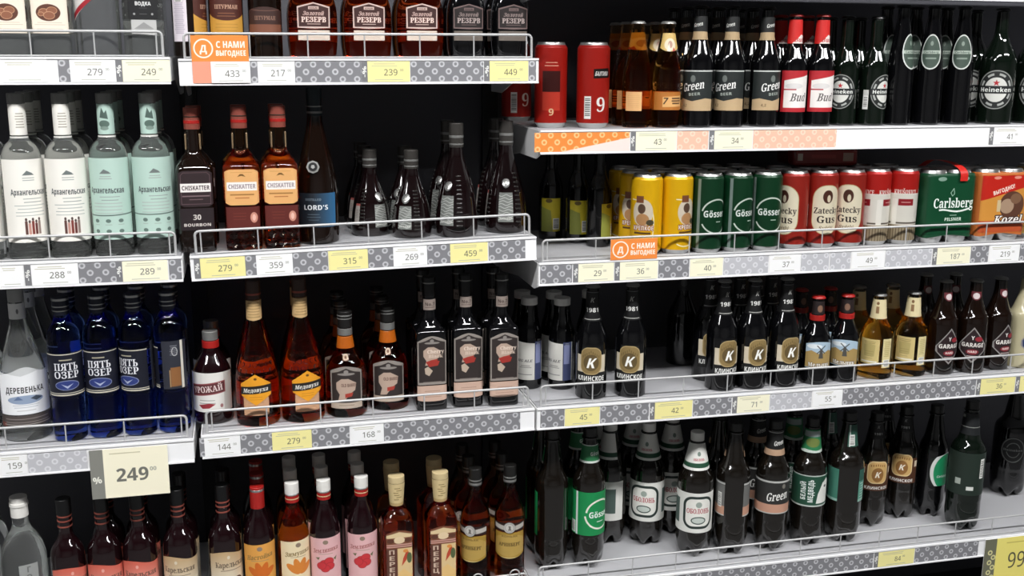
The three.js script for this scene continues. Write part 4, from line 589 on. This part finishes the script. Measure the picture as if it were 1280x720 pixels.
function lamp(x, z, text) {
  const g = new THREE.Group(); g.position.set(x, RH - 0.09, z);
  part(g, 'housing', boxGeo(-0.76, 0.76, 0.012, 0.06, -0.16, 0.16), M.steel);
  part(g, 'diffuser', boxGeo(-0.74, 0.74, 0, 0.012, -0.14, 0.14), glow);
  for (const s of [-0.6, 0.6]) part(g, 'hanger', boxGeo(s - 0.004, s + 0.004, 0.06, 0.09, -0.004, 0.004), M.grey);
  const L = new THREE.RectAreaLight(0xffffff, LAMP, 1.48, 0.28); L.rotation.x = -Math.PI / 2; L.position.y = -0.004; L.castShadow = true; g.add(L);
  add(g, 'ceiling_lamp', text, 'lamp', 'ceiling lamps over the aisle');
}
for (const [i, x] of [-1.7, 0.45, 2.6].entries()) lamp(x, 1.7, `white linear ceiling lamp, ${['leftmost', 'middle', 'rightmost'][i]} of the row over the aisle`);

// ---------------------------------------------------------------- the shelving
const EYE = 1.55, RAIL = 0.046;
const BAY = { L: [-0.678, -0.013, -0.2, 'left bay'], M: [0, 0.665, 0.33, 'middle bay'], R: [0.668, 2.663, 1.2, 'right bay'] };
// bottom edge of each price rail against eye height, and how far the shelf hangs out of true
const SHELF = {
  L1: [-0.055, 0.004, 'top shelf'], L2: [-0.413, -0.0009, 'second shelf'], L3: [-0.768, -0.0028, 'third shelf'], L4: [-1.18, 0, 'bottom shelf'],
  M1: [-0.055, 0.0065, 'top shelf'], M2: [-0.407, 0.0202, 'second shelf'], M3: [-0.762, 0.0052, 'third shelf'], M4: [-1.18, 0, 'bottom shelf'],
  R0: [0.118, 0, 'overhead shelf'], R1: [-0.19, 0.0002, 'top shelf'], R2: [-0.454, 0.0013, 'second shelf'], R3: [-0.764, -0.0057, 'third shelf'], R4: [-1.173, -0.0058, 'bottom shelf'],
};
const NO_GUARD = ['R0', 'R1', 'L4'];
const place = (s) => `${SHELF[s][2]}, ${BAY[s[0]][3]}`;
const surf = (s, x) => EYE + SHELF[s][0] + RAIL + SHELF[s][1] * (x - BAY[s[0]][2]);
function onShelf(o, s) { const [h, t] = SHELF[s]; o.position.set(BAY[s[0]][2], EYE + h, 0); o.rotation.z = Math.atan(t); return o; }
const tube = (pts, r, seg = 60) => { const p = new THREE.CurvePath(); for (let i = 1; i < pts.length; i++) p.add(new THREE.LineCurve3(pts[i - 1], pts[i])); return new THREE.TubeGeometry(p, seg, r, 8); };
const rod = (x, y0, y1, z, r) => { const g = new THREE.CylinderGeometry(r, r, y1 - y0, 8); g.translate(x, (y0 + y1) / 2, z); return g; };
for (const s of Object.keys(SHELF)) {
  const [X0, X1, ref] = BAY[s[0]], a = X0 - ref, b = X1 - ref, D = s.endsWith('4') ? -0.42 : -0.395;
  const g = onShelf(new THREE.Group(), s);
  part(g, 'board', boxGeo(a + 0.004, b - 0.004, 0.02, RAIL, D, -0.004), M.board);
  part(g, 'price_rail', mergeGeometries([boxGeo(a + 0.001, b - 0.001, 0, 0.044, -0.004, 0), boxGeo(a + 0.001, b - 0.001, 0.0425, RAIL, -0.004, 0.0022), boxGeo(a + 0.001, b - 0.001, -0.001, 0.002, -0.004, 0.0022)]), M.steel);
  for (const x of [a, b - 0.003]) {
    const sh = new THREE.Shape(); const low = s[0] === 'R' ? -0.012 : 0.004; sh.moveTo(0.006, 0.045); sh.lineTo(0.006, Math.max(low, -0.004)); sh.lineTo(0.03, low); sh.lineTo(0.16, low); sh.lineTo(0.3, -0.03); sh.lineTo(-D, -0.03); sh.lineTo(-D, 0.045); sh.closePath();
    const e = new THREE.ExtrudeGeometry(sh, { depth: 0.003, bevelEnabled: false }); e.rotateY(Math.PI / 2); e.translate(x, 0, 0);
    part(g, 'bracket', e, M.plate);
  }
  add(g, 'shelf', `white metal shelf with printed price rail, ${place(s)}`, 'shelf', 'white shelves of the drinks display');
  if (NO_GUARD.includes(s)) continue;
  const w = onShelf(new THREE.Group(), s), x0 = a + 0.012, x1 = b - 0.012, z = -0.012, R = 0.008, T = RAIL + 0.044, pts = [new THREE.Vector3(x0, RAIL + 0.0004, z)];
  for (let k = 0; k <= 5; k++) { const t = (k / 5) * Math.PI / 2; pts.push(new THREE.Vector3(x0 + R - R * Math.cos(t), T - R + R * Math.sin(t), z)); }
  for (let k = 0; k <= 5; k++) { const t = (1 - k / 5) * Math.PI / 2; pts.push(new THREE.Vector3(x1 - R + R * Math.cos(t), T - R + R * Math.sin(t), z)); }
  pts.push(new THREE.Vector3(x1, RAIL + 0.0004, z));
  part(w, 'top_wire', mergeGeometries(pts.slice(1).map((p, i) => tube([pts[i], p], 0.0024, 1))), M.wire);
  part(w, 'base_wire', tube([new THREE.Vector3(x0, RAIL + 0.0022, z), new THREE.Vector3(x1, RAIL + 0.0022, z)], 0.0014, 1), M.wire);
  const n = Math.round((x1 - x0 - 0.02) / 0.105);
  for (let k = 0; k <= n; k++) part(w, 'upright_wire', rod(x0 + 0.01 + ((x1 - x0 - 0.02) * k) / n, RAIL + 0.0004, T, z, 0.0014), M.wire);
  if (s === 'M4') for (const x of [0.545, 0.626]) { const r = part(w, 'wire_loop', new THREE.TorusGeometry(0.0105, 0.0015, 8, 28), M.wire); r.position.set(x - ref, T + 0.003, z + 0.004); }
  add(w, 'wire_guard', `chrome wire guard along the front of the ${place(s)}`, 'wire guard', 'wire guards along the shelf fronts');
}
for (const [k, [X0, X1, , text]] of Object.entries(BAY)) {
  const p = new THREE.Group();
  part(p, 'sheet', boxGeo(X0 + 0.002, X1 - 0.002, 0.08, 2.15, -0.452, -0.44), M.backing);
  add(p, 'back_panel', `dark grey metal back panel behind the goods of the ${text}`, 'back panel', 'back panels of the display');
  const q = new THREE.Mesh(boxGeo(X0 + 0.002, X1 - 0.002, 0, 0.08, -0.45, -0.03), M.post);
  add(q, 'base_plinth', `dark plinth at the foot of the ${text}`, 'plinth', 'plinths of the display');
}
for (const [x, text] of [[-0.681, 'at the left end of the left bay'], [-0.0065, 'between the left and middle bays'], [0.6665, 'between the middle and right bays'], [2.666, 'at the right end of the right bay']]) {
  const g = new THREE.Group(); g.position.set(x, 0, 0);
  part(g, 'post', boxGeo(-0.018, 0.018, 0, 2.2, -0.438, -0.424), M.post);
  add(g, 'shelf_upright', `dark slotted upright ${text}`, 'upright', 'uprights of the display');
}

// ---------------------------------------------------------------- the goods: shelf, kind, x, z, rows behind it, turn in degrees, its own label
const GOODS = [
  ['L1', 'cream', -0.278, -0.055, 1, 0],
  ['L1', 'cream', -0.210, -0.055, 1, 0],
  ['L1', 'diagonal', -0.136, -0.060, 0, 7],
  ['L1', 'blackLabel', -0.058, -0.056, 1, 5],
  ['M1', 'nut', 0.021, -0.060, 0, 82],
  ['M1', 'nut', 0.086, -0.060, 0, 1],
  ['M1', 'nutDark', 0.155, -0.060, 1, -1],
  ['M1', 'reserve', 0.242, -0.062, 1, 0],
  ['M1', 'reserve', 0.344, -0.062, 1, 0],
  ['M1', 'reserve', 0.444, -0.062, 1, 0],
  ['M1', 'reserveDark', 0.534, -0.062, 1, 0],
  ['M1', 'reserveDark', 0.622, -0.062, 1, 0],
  ['L2', 'vodkaWhite', -0.354, -0.050, 1, 20],
  ['L2', 'vodkaWhite', -0.281, -0.048, 2, 25],
  ['L2', 'vodkaWhite', -0.208, -0.046, 2, 13],
  ['L2', 'vodkaMint', -0.134, -0.050, 2, -7],
  ['L2', 'vodkaMint', -0.061, -0.052, 2, 13],
  ['M2', 'bourbonDark', 0.014, -0.067, 1, 3],
  ['M2', 'bourbon', 0.099, -0.058, 1, 0],
  ['M2', 'bourbon', 0.170, -0.054, 1, 0],
  ['M2', 'tallBrandy', 0.241, -0.088, 0, -4],
  ['M2', 'cognac', 0.351, -0.142, 2, 28],
  ['M2', 'cognac', 0.428, -0.092, 1, -31],
  ['M2', 'cognacTall', 0.517, -0.077, 1, -41],
  ['M2', 'cognacTall', 0.623, -0.092, 1, -14],
  ['L3', 'village', -0.413, -0.095, 1, 14],
  ['L3', 'village', -0.322, -0.095, 2, 12],
  ['L3', 'blueVodka', -0.240, -0.063, 1, 10],
  ['L3', 'blueVodka', -0.177, -0.068, 1, -2],
  ['L3', 'blueVodka', -0.113, -0.066, 1, -32],
  ['L3', 'blueVodka', -0.050, -0.069, 1, -121],
  ['M3', 'harvest', 0.024, -0.096, 1, -8],
  ['M3', 'honey', 0.110, -0.065, 1, -5],
  ['M3', 'honey', 0.198, -0.067, 1, 11],
  ['M3', 'barrel', 0.286, -0.075, 2, -5],
  ['M3', 'barrel', 0.375, -0.098, 2, -7],
  ['M3', 'cherry', 0.457, -0.070, 1, 0],
  ['M3', 'cherry', 0.534, -0.076, 1, 0],
  ['M3', 'cherry', 0.607, -0.062, 1, 0],
  ['L4', 'relief', -0.431, -0.060, 1, 14],
  ['L4', 'relief', -0.345, -0.060, 0, 22],
  ['L4', 'berryPink', -0.266, -0.060, 0, 30],
  ['L4', 'berryPink', -0.198, -0.060, 1, 8],
  ['L4', 'berryPink', -0.132, -0.060, 1, 3],
  ['L4', 'berryBeige', -0.056, -0.060, 1, -3],
  ['M4', 'berryBeige', 0.031, -0.060, 1, 22],
  ['M4', 'liqueurOrange', 0.099, -0.060, 2, 0],
  ['M4', 'liqueurCream', 0.168, -0.060, 2, 14],
  ['M4', 'liqueurPink', 0.232, -0.060, 2, -3],
  ['M4', 'liqueurPink', 0.309, -0.060, 2, -6],
  ['M4', 'pepper', 0.382, -0.060, 1, 0],
  ['M4', 'pepper', 0.475, -0.060, 1, 0],
  ['M4', 'gold', 0.551, -0.060, 2, -32],
  ['M4', 'gold', 0.627, -0.060, 2, -14],
  ['R1', 'redCan', 0.712, -0.080, 0, -118, 'dark red beer can turned to its plain side, top shelf, right bay'],
  ['R1', 'redCan', 0.795, -0.060, 0, 12, 'dark red beer can showing a white nine, top shelf, right bay'],
  ['R1', 'amber', 0.888, -0.060, 2, 149],
  ['R1', 'amber', 0.949, -0.050, 2, -7],
  ['R1', 'green', 1.019, -0.050, 2, -44],
  ['R1', 'green', 1.090, -0.050, 2, -46],
  ['R1', 'green', 1.169, -0.050, 2, 6],
  ['R1', 'redNeck', 1.233, -0.050, 1, -5],
  ['R1', 'redNeck', 1.296, -0.050, 1, -6],
  ['R1', 'emblem', 1.361, -0.060, 1, -46],
  ['R1', 'emblem', 1.425, -0.050, 1, 22],
  ['R1', 'oval', 1.487, -0.050, 1, 24],
  ['R1', 'oval', 1.561, -0.050, 1, -35],
  ['R1', 'oval', 1.637, -0.050, 1, -33],
  ['R1', 'emblemBig', 1.733, -0.050, 1, -38],
  ['R1', 'emblemBig', 1.834, -0.060, 0, -20],
  ['R2', 'yellowLabel', 0.774, -0.278, 0, -16],
  ['R2', 'yellowLabel', 0.822, -0.228, 0, -8],
  ['R2', 'yellowLabel', 0.851, -0.168, 0, 41],
  ['R2', 'yellowCan', 0.918, -0.058, 2, -32],
  ['R2', 'yellowCan', 0.985, -0.056, 2, 25],
  ['R2', 'greenCan', 1.052, -0.050, 2, 9],
  ['R2', 'greenCan', 1.119, -0.049, 2, 18],
  ['R2', 'greenCan', 1.188, -0.050, 2, -10],
  ['R2', 'creamCan', 1.258, -0.061, 1, -65],
  ['R2', 'creamCan', 1.325, -0.056, 1, -7],
  ['R2', 'creamCan', 1.391, -0.054, 1, -36],
  ['R2', 'redWhiteCan', 1.457, -0.059, 1, 27],
  ['R2', 'redWhiteCan', 1.523, -0.055, 1, -21],
  ['R3', 'whiteCap', 0.692, -0.154, 1, -15],
  ['R3', 'whiteCap', 0.761, -0.135, 1, -37],
  ['R3', 'gothic', 0.806, -0.063, 0, -19],
  ['R3', 'gothic', 0.893, -0.057, 0, -25],
  ['R3', 'whiteCap', 0.842, -0.190, 0, -24, 'white-capped dark bottle set deep behind the K-badge bottles, third shelf, right bay'],
  ['R3', 'stout', 1.099, -0.260, 0, -24],
  ['R3', 'gothic', 1.105, -0.057, 1, 6],
  ['R3', 'gothic', 1.175, -0.053, 2, 3],
  ['R3', 'gothic', 1.253, -0.053, 2, 5],
  ['R3', 'mill', 1.333, -0.054, 1, -9],
  ['R3', 'mill', 1.408, -0.056, 1, -32],
  ['R3', 'goldAle', 1.496, -0.066, 1, -44],
  ['R3', 'goldAle', 1.587, -0.068, 1, -42],
  ['R3', 'garage', 1.665, -0.063, 1, -1],
  ['R3', 'garage', 1.742, -0.057, 1, -30],
  ['R3', 'garage', 1.818, -0.069, 0, 6],
  ['R3', 'lemon', 1.890, -0.069, 0, 14],
  ['R4', 'petGreen', 0.731, -0.094, 1, -182],
  ['R4', 'petGreen', 0.816, -0.089, 1, 9],
  ['R4', 'petWhite', 0.902, -0.195, 1, -110],
  ['R4', 'petWhite', 0.988, -0.171, 1, -32],
  ['R4', 'petWhite', 1.073, -0.090, 0, -10],
  ['R4', 'petWhite', 1.066, -0.216, 0, -10, 'white-label plastic bottle half hidden behind the rightmost white-label one, bottom shelf, right bay'],
  ['R4', 'petDark', 1.161, -0.078, 1, 160],
  ['R4', 'petDark', 1.259, -0.074, 1, -7],
  ['R4', 'petBear', 1.358, -0.081, 1, -26],
  ['R4', 'petTeal', 1.452, -0.079, 1, 161],
  ['R4', 'petGold', 1.565, -0.139, 0, -14],
  ['R4', 'petGold', 1.664, -0.164, 1, -36],
  ['R4', 'petOval', 1.745, -0.157, 0, 3],
  ['R4', 'petBack', 1.777, -0.071, 0, -39],
  ['R4', 'petEmblem', 2.031, -0.226, 0, -31],
  ['R1', 'redCan', 0.697, -0.300, 0, 25, 'dark red beer can in shadow under the middle bay top price rail'],
  ['R2', 'greenPack', 1.628, -0.086, 0, 0],
  ['R2', 'orangePack', 1.762, -0.082, 0, 0],
  ['R2', 'goldCan', 1.868, -0.070, 0, -40],
];
const FRONT = [];
const many = ['no', 'one', 'two', 'three', 'four', 'five', 'six'];
const proto = new Map();
function makeGoods(kind) {
  if (!proto.has(kind)) { const g = new THREE.Group(); KIND[kind].build(g); proto.set(kind, g); return g.clone(); }
  return proto.get(kind).clone();
}
const words = (t) => t.split(/\s+/).length;
for (const [s, kind, x, z, rows, turn, own] of GOODS) {
  const K = KIND[kind], mates = GOODS.filter((q) => q[0] === s && q[1] === kind && !q[6]), n = mates.length, i = mates.findIndex((q) => q[2] === x);
  const ord = n === 1 ? '' : i === 0 ? 'leftmost' : i === n - 1 ? 'rightmost' : n === 3 ? 'middle one' : ['', 'second', 'third', 'fourth'][i] + ' from left';
  for (let r = 0; r <= rows; r++) {
    const zz = z - r * (K.depth + 0.004), xx = r ? x + (rnd() - 0.5) * 0.0014 : x;
    if (zz < -0.345) break;
    const g = makeGoods(kind);
    g.position.set(xx, surf(s, xx), zz); g.rotation.y = (turn + (r ? (rnd() - 0.5) * 24 : 0)) * deg;
    let t;
    if (!r) FRONT.push({ s, x, call: own ? own.split(',')[0] : (ord ? ord.replace(' one', '') + ' ' : '') + K.short });
    if (!r && own) t = own;
    else if (!r) { t = n === 1 ? `${K.desc}, ${place(s)}` : `${K.desc}, ${ord} of the front ${many[n]}, ${place(s)}`; if (words(t) > 16) t = `${K.short}, ${ord} of the front ${many[n]}, ${place(s)}`; }
    else t = `${K.short} in the ${['', 'second', 'third'][r]} row behind the ${own ? 'white nine' : n === 1 ? 'front one' : ord}, ${place(s)}`;
    if (words(t) > 16) console.log('long label', t);
    add(g, K.name, t, K.category, `${K.short}s, ${place(s)}`);
  }
}
{ const g = makeGoods('redPack'); g.position.set(1.372, surf('R2', 1.372) + 0.1687, -0.17); g.rotation.y = -8 * deg; add(g, KIND.redPack.name, 'red film-wrapped multipack lying on the cans, second shelf, right bay', KIND.redPack.category); }

// ---------------------------------------------------------------- price rails: printed strips, tags and cards
console.log('label artwork down to row', sy + rowH);
const tagPaper = new THREE.MeshStandardMaterial({ map: newSheet(), roughness: 0.55 });
const tagBlank = art(0.004, 0.004, (c) => fill(c, '#f4f2ee'));
const ring = (c, x, y, r, col) => { c.strokeStyle = col; c.lineWidth = r * 0.7; c.beginPath(); c.ellipse(x, y, r, r, 0, 0, 7); c.stroke(); };
const STRIP = { s: ['#7f7f83', '#c4c4c8', 'grey ring-patterned'], p: ['#bdbdc2', '#dadade', 'glare-paled grey ring-patterned'], o: ['#e8893c', '#f6c68c', 'orange ring-patterned'], k: ['#f0bfa6', '#f6d8c4', 'glare-paled orange ring-patterned'] };  // p and k: glare over the grey and orange print, put into the colours
const TAGS = [
  ['L1', -0.292, -0.216, 'w', ''],
  ['L1', -0.180, -0.105, 'w', '279'],
  ['L1', -0.105, -0.014, 'c%', '249'],
  ['L1', -0.199, -0.180, 's', ''],
  ['L2', -0.325, -0.285, 'w', ''],
  ['L2', -0.284, -0.194, 'w%', '288'],
  ['L2', -0.194, -0.130, 's', ''],
  ['L2', -0.130, -0.040, 'c%', '289'],
  ['L2', -0.038, -0.016, 's', ''],
  ['L3', -0.357, -0.310, 'w', '159'],
  ['L3', -0.309, -0.206, 'p', ''],
  ['M1', 0.056, 0.124, 'w', '433'],
  ['M1', 0.124, 0.137, 's', ''],
  ['M1', 0.137, 0.203, 'w', '217'],
  ['M1', 0.203, 0.324, 's', ''],
  ['M1', 0.324, 0.414, 'y%', '239'],
  ['M1', 0.415, 0.555, 's', ''],
  ['M1', 0.556, 0.643, 'y%', '449'],
  ['M1', 0.644, 0.659, 's', ''],
  ['M2', 0.007, 0.099, 'y%', '279'],
  ['M2', 0.099, 0.119, 's', ''],
  ['M2', 0.119, 0.186, 'w', '359'],
  ['M2', 0.186, 0.252, 's', ''],
  ['M2', 0.253, 0.328, 'y', '315'],
  ['M2', 0.328, 0.377, 's', ''],
  ['M2', 0.377, 0.443, 'w', '269'],
  ['M2', 0.443, 0.489, 's', ''],
  ['M2', 0.489, 0.564, 'y', '459'],
  ['M2', 0.566, 0.641, 's', ''],
  ['M3', -0.003, 0.006, 's', ''],
  ['M3', 0.006, 0.073, 'w', '144'],
  ['M3', 0.073, 0.133, 's', ''],
  ['M3', 0.133, 0.209, 'y', '279'],
  ['M3', 0.209, 0.283, 's', ''],
  ['M3', 0.285, 0.351, 'w', '168'],
  ['M3', 0.351, 0.633, 's', ''],
  ['R1', 0.657, 0.854, 'o', ''],
  ['R1', 0.856, 0.954, 'c%', '43'],
  ['R1', 0.956, 1.024, 'k', ''],
  ['R1', 1.026, 1.122, 'c%', '34'],
  ['R1', 1.124, 1.315, 'k', ''],
  ['R1', 1.688, 1.778, 'w%', '41'],
  ['R2', 0.672, 0.739, 's', ''],
  ['R2', 0.741, 0.828, 'c%', '29'],
  ['R2', 0.830, 0.924, 'c%', '36'],
  ['R2', 0.926, 0.994, 's', ''],
  ['R2', 0.996, 1.070, 'c', '40'],
  ['R2', 1.072, 1.175, 'p', ''],
  ['R2', 1.177, 1.250, 'w', '37'],
  ['R2', 1.252, 1.319, 'p', ''],
  ['R2', 1.321, 1.371, 'p', ''],
  ['R2', 1.373, 1.454, 'w', '49'],
  ['R2', 1.456, 1.572, 'p', ''],
  ['R2', 1.574, 1.670, 'c%', '187'],
  ['R2', 1.672, 1.718, 's', ''],
  ['R2', 1.720, 1.798, 'w', '219'],
  ['R2', 1.800, 1.855, 's', ''],
  ['R3', 0.676, 0.728, 's', ''],
  ['R3', 0.729, 0.805, 'y', '45'],
  ['R3', 0.807, 0.916, 's', ''],
  ['R3', 0.918, 1.015, 'y%', '42'],
  ['R3', 1.017, 1.107, 's', ''],
  ['R3', 1.109, 1.197, 'c%', '71'],
  ['R3', 1.199, 1.300, 'p', ''],
  ['R3', 1.302, 1.375, 'w', '55'],
  ['R3', 1.377, 1.721, 's', ''],
  ['R3', 1.723, 1.827, 'y%', '36'],
  ['R3', 1.829, 1.920, 'y%', '52'],
  ['R4', 0.726, 0.942, 'p', ''],
  ['R4', 0.944, 0.988, 'c', '64'],
  ['R4', 0.990, 1.491, 's', ''],
  ['R4', 1.493, 1.600, 'y%', '84'],
  ['R4', 1.602, 1.776, 's', ''],
];
const TAG_TONE = { w: ['#f4f4f4', 'white'], y: ['#f2e9a0', 'yellow'], c: ['#f6f2d6', 'cream'] };  // c: yellow tags with the glare on them painted into the paper tone
const taken = new Set();
function above(s, x, sort) {   // the nearest front bottle or can that no other tag of the sort has been named after
  const near = FRONT.filter((q) => q.s === s && !taken.has(sort + q.s + q.x)).sort((p, q) => Math.abs(p.x - x) - Math.abs(q.x - x))[0];
  taken.add(sort + near.s + near.x);
  return near.call;
}
for (const [s, xa, xb, kind, price] of TAGS) {
  const w = xb - xa, h = 0.0375, u = 100 / w, onRail = (m, y, z) => { onShelf(m, s); m.position.add(new THREE.Vector3((xa + xb) / 2 - BAY[s[0]][2], y, z).applyEuler(m.rotation)); };
  if (STRIP[kind]) {
    const [bg, fg, look] = STRIP[kind];
    const rect = art(w, h, (c, H) => { fill(c, bg); const p = 0.0265 * u, r = 0.0043 * u; for (let row = 0; row < 3; row++) for (let k = -1; k < 100 / p + 1; k++) ring(c, (k + (row % 2) * 0.5 + 0.25) * p, H * (0.14 + row * 0.36), r, fg); if (kind === 'o') poly(c, [[28, H], [100, H * 0.3], [100, H]], '#f7ddd6'); }, 1100);
    const m = new THREE.Mesh(cardGeo(w, h, 0.0008, rect, tagBlank), tagPaper); m.receiveShadow = true;
    onRail(m, 0.0222, 0.0005);
    const own = above(s, (xa + xb) / 2, 'strip'), t = `${look} strip below the ${own}` + (words(own) > 6 ? '' : `, ${place(s)}`);
    add(m, 'rail_strip', t, 'paper strip', 'patterned strips in the price rails');
    continue;
  }
  const [col, look] = TAG_TONE[kind[0]], pct = kind.endsWith('%'), k = 1 / w * 100;
  const rect = art(w, h, (c, H) => {
    fill(c, col); const x0 = pct ? 0.011 * k : 0;
    if (pct) { fill(c, '#77777a', -5, -5, x0 + 5, 200); say(c, '-%', x0 / 2, H / 2, x0 * 0.9, '#f2f2ee', { rot: -90, w: H * 0.55 }); }
    const cx = (x0 + 100) / 2 + 4; lines(c, x0 + (100 - x0) * 0.4, H * 0.13, (100 - x0) * 0.66, 2, H * 0.09, '#b9b59a', H * 0.03);
    if (price) { say(c, price, cx, H * 0.56, H * 0.42, '#55554c', { b: 0 }); say(c, '00', cx + price.length * H * 0.135 + H * 0.14, H * 0.44, H * 0.16, '#77776c', { b: 0 }); }
    lines(c, x0 + (100 - x0) * 0.5, H * 0.9, (100 - x0) * 0.7, 1, 3, '#b5b5a8', H * 0.03);
  });
  const m = new THREE.Mesh(cardGeo(w, h, 0.0009, rect, tagBlank), tagPaper); m.receiveShadow = true;
  onRail(m, 0.0222, price === '433' ? 0.0042 : price === '36' && s === 'R2' ? 0.0012 : 0.001);
  add(m, 'price_tag', price ? `${look} price tag printed ${price} below the ${above(s, (xa + xb) / 2, 'tag')}, ${SHELF[s][2]}` : `blank white price tag at the left of the ${place(s)}`, 'price tag', 'price tags in the shelf rails');
}
function card(s, xa, xb, ya, yb, z, name, text, draw) {
  const w = xb - xa, h = yb - ya, m = new THREE.Mesh(cardGeo(w, h, 0.0012, art(w, h, draw), tagBlank), tagPaper);
  m.castShadow = m.receiveShadow = true; onShelf(m, s);
  m.position.add(new THREE.Vector3((xa + xb) / 2 - BAY[s[0]][2], (ya + yb) / 2, z).applyEuler(m.rotation));
  add(m, name, text, 'price card');
}
const bigPrice = (col, price) => (c, H) => { fill(c, col); fill(c, '#85857e', -5, -5, 22, 300); say(c, '%', 8, H * 0.62, 13, '#f2f0e4', { rot: -8 }); lines(c, 45, H * 0.1, 44, 1, 4, '#c9c2a0', 1.4); say(c, price, 53, H * 0.55, 26, '#6e6e66'); say(c, '00', 80, H * 0.46, 8, '#a5a598'); };
card('L3', -0.202, -0.062, -0.0585, 0.0395, 0.0034, 'price_card', 'large cream price card reading 249 hanging from the left bay third shelf', bigPrice('#f8f2d8', '249'));
card('R4', 1.793, 1.957, -0.075, 0.043, 0.0034, 'price_card', 'large yellow price card reading 99 at the right of the bottom shelf', (c, H) => { fill(c, '#efe27c'); fill(c, '#6d6d5a', -5, -5, 25, 300); for (let k = 0; k < 7; k++) ring(c, 10 + (k % 2) * 6, H * (0.3 + k * 0.11), 3, '#d9d49a'); lines(c, 60, H * 0.12, 60, 1, 4, '#c9b95a', 1.5); say(c, '99', 57, H * 0.52, 34, '#4c4a3a', { b: 0, w: 32 }); say(c, '00', 82, H * 0.42, 11, '#4c4a3a'); });
const promo = (low) => (c, H) => {
  fill(c, '#ee8a3c'); const U = low ? 46 : H; if (low) fill(c, '#e79a80', -5, U, 110, 200);
  ring(c, 21, U * 0.5, 14, '#ee8a3c'); disc(c, 21, U * 0.5, 16, 16, null, '#f7ece0', 2.6); say(c, 'Д', 21, U * 0.5, 18, '#f7ece0'); say(c, 'С НАМИ', 69, U * 0.36, 16, '#fbf3ea', { w: 52 }); say(c, 'ВЫГОДНЕЕ', 69, U * 0.68, 13, '#fbf3ea', { w: 54 });
};
card('M1', 0.024, 0.1226, 0.003, 0.0865, 0.0026, 'promo_card', 'orange promotion card on the middle bay top shelf rail', promo(true));
card('R2', 0.8196, 0.9209, 0.0462, 0.089, 0.0026, 'promo_card', 'orange promotion card in front of the yellow cans', promo(false));

console.log('artwork used down to row', sy + rowH, 'of', SHEET);
renderer.render(scene, camera);
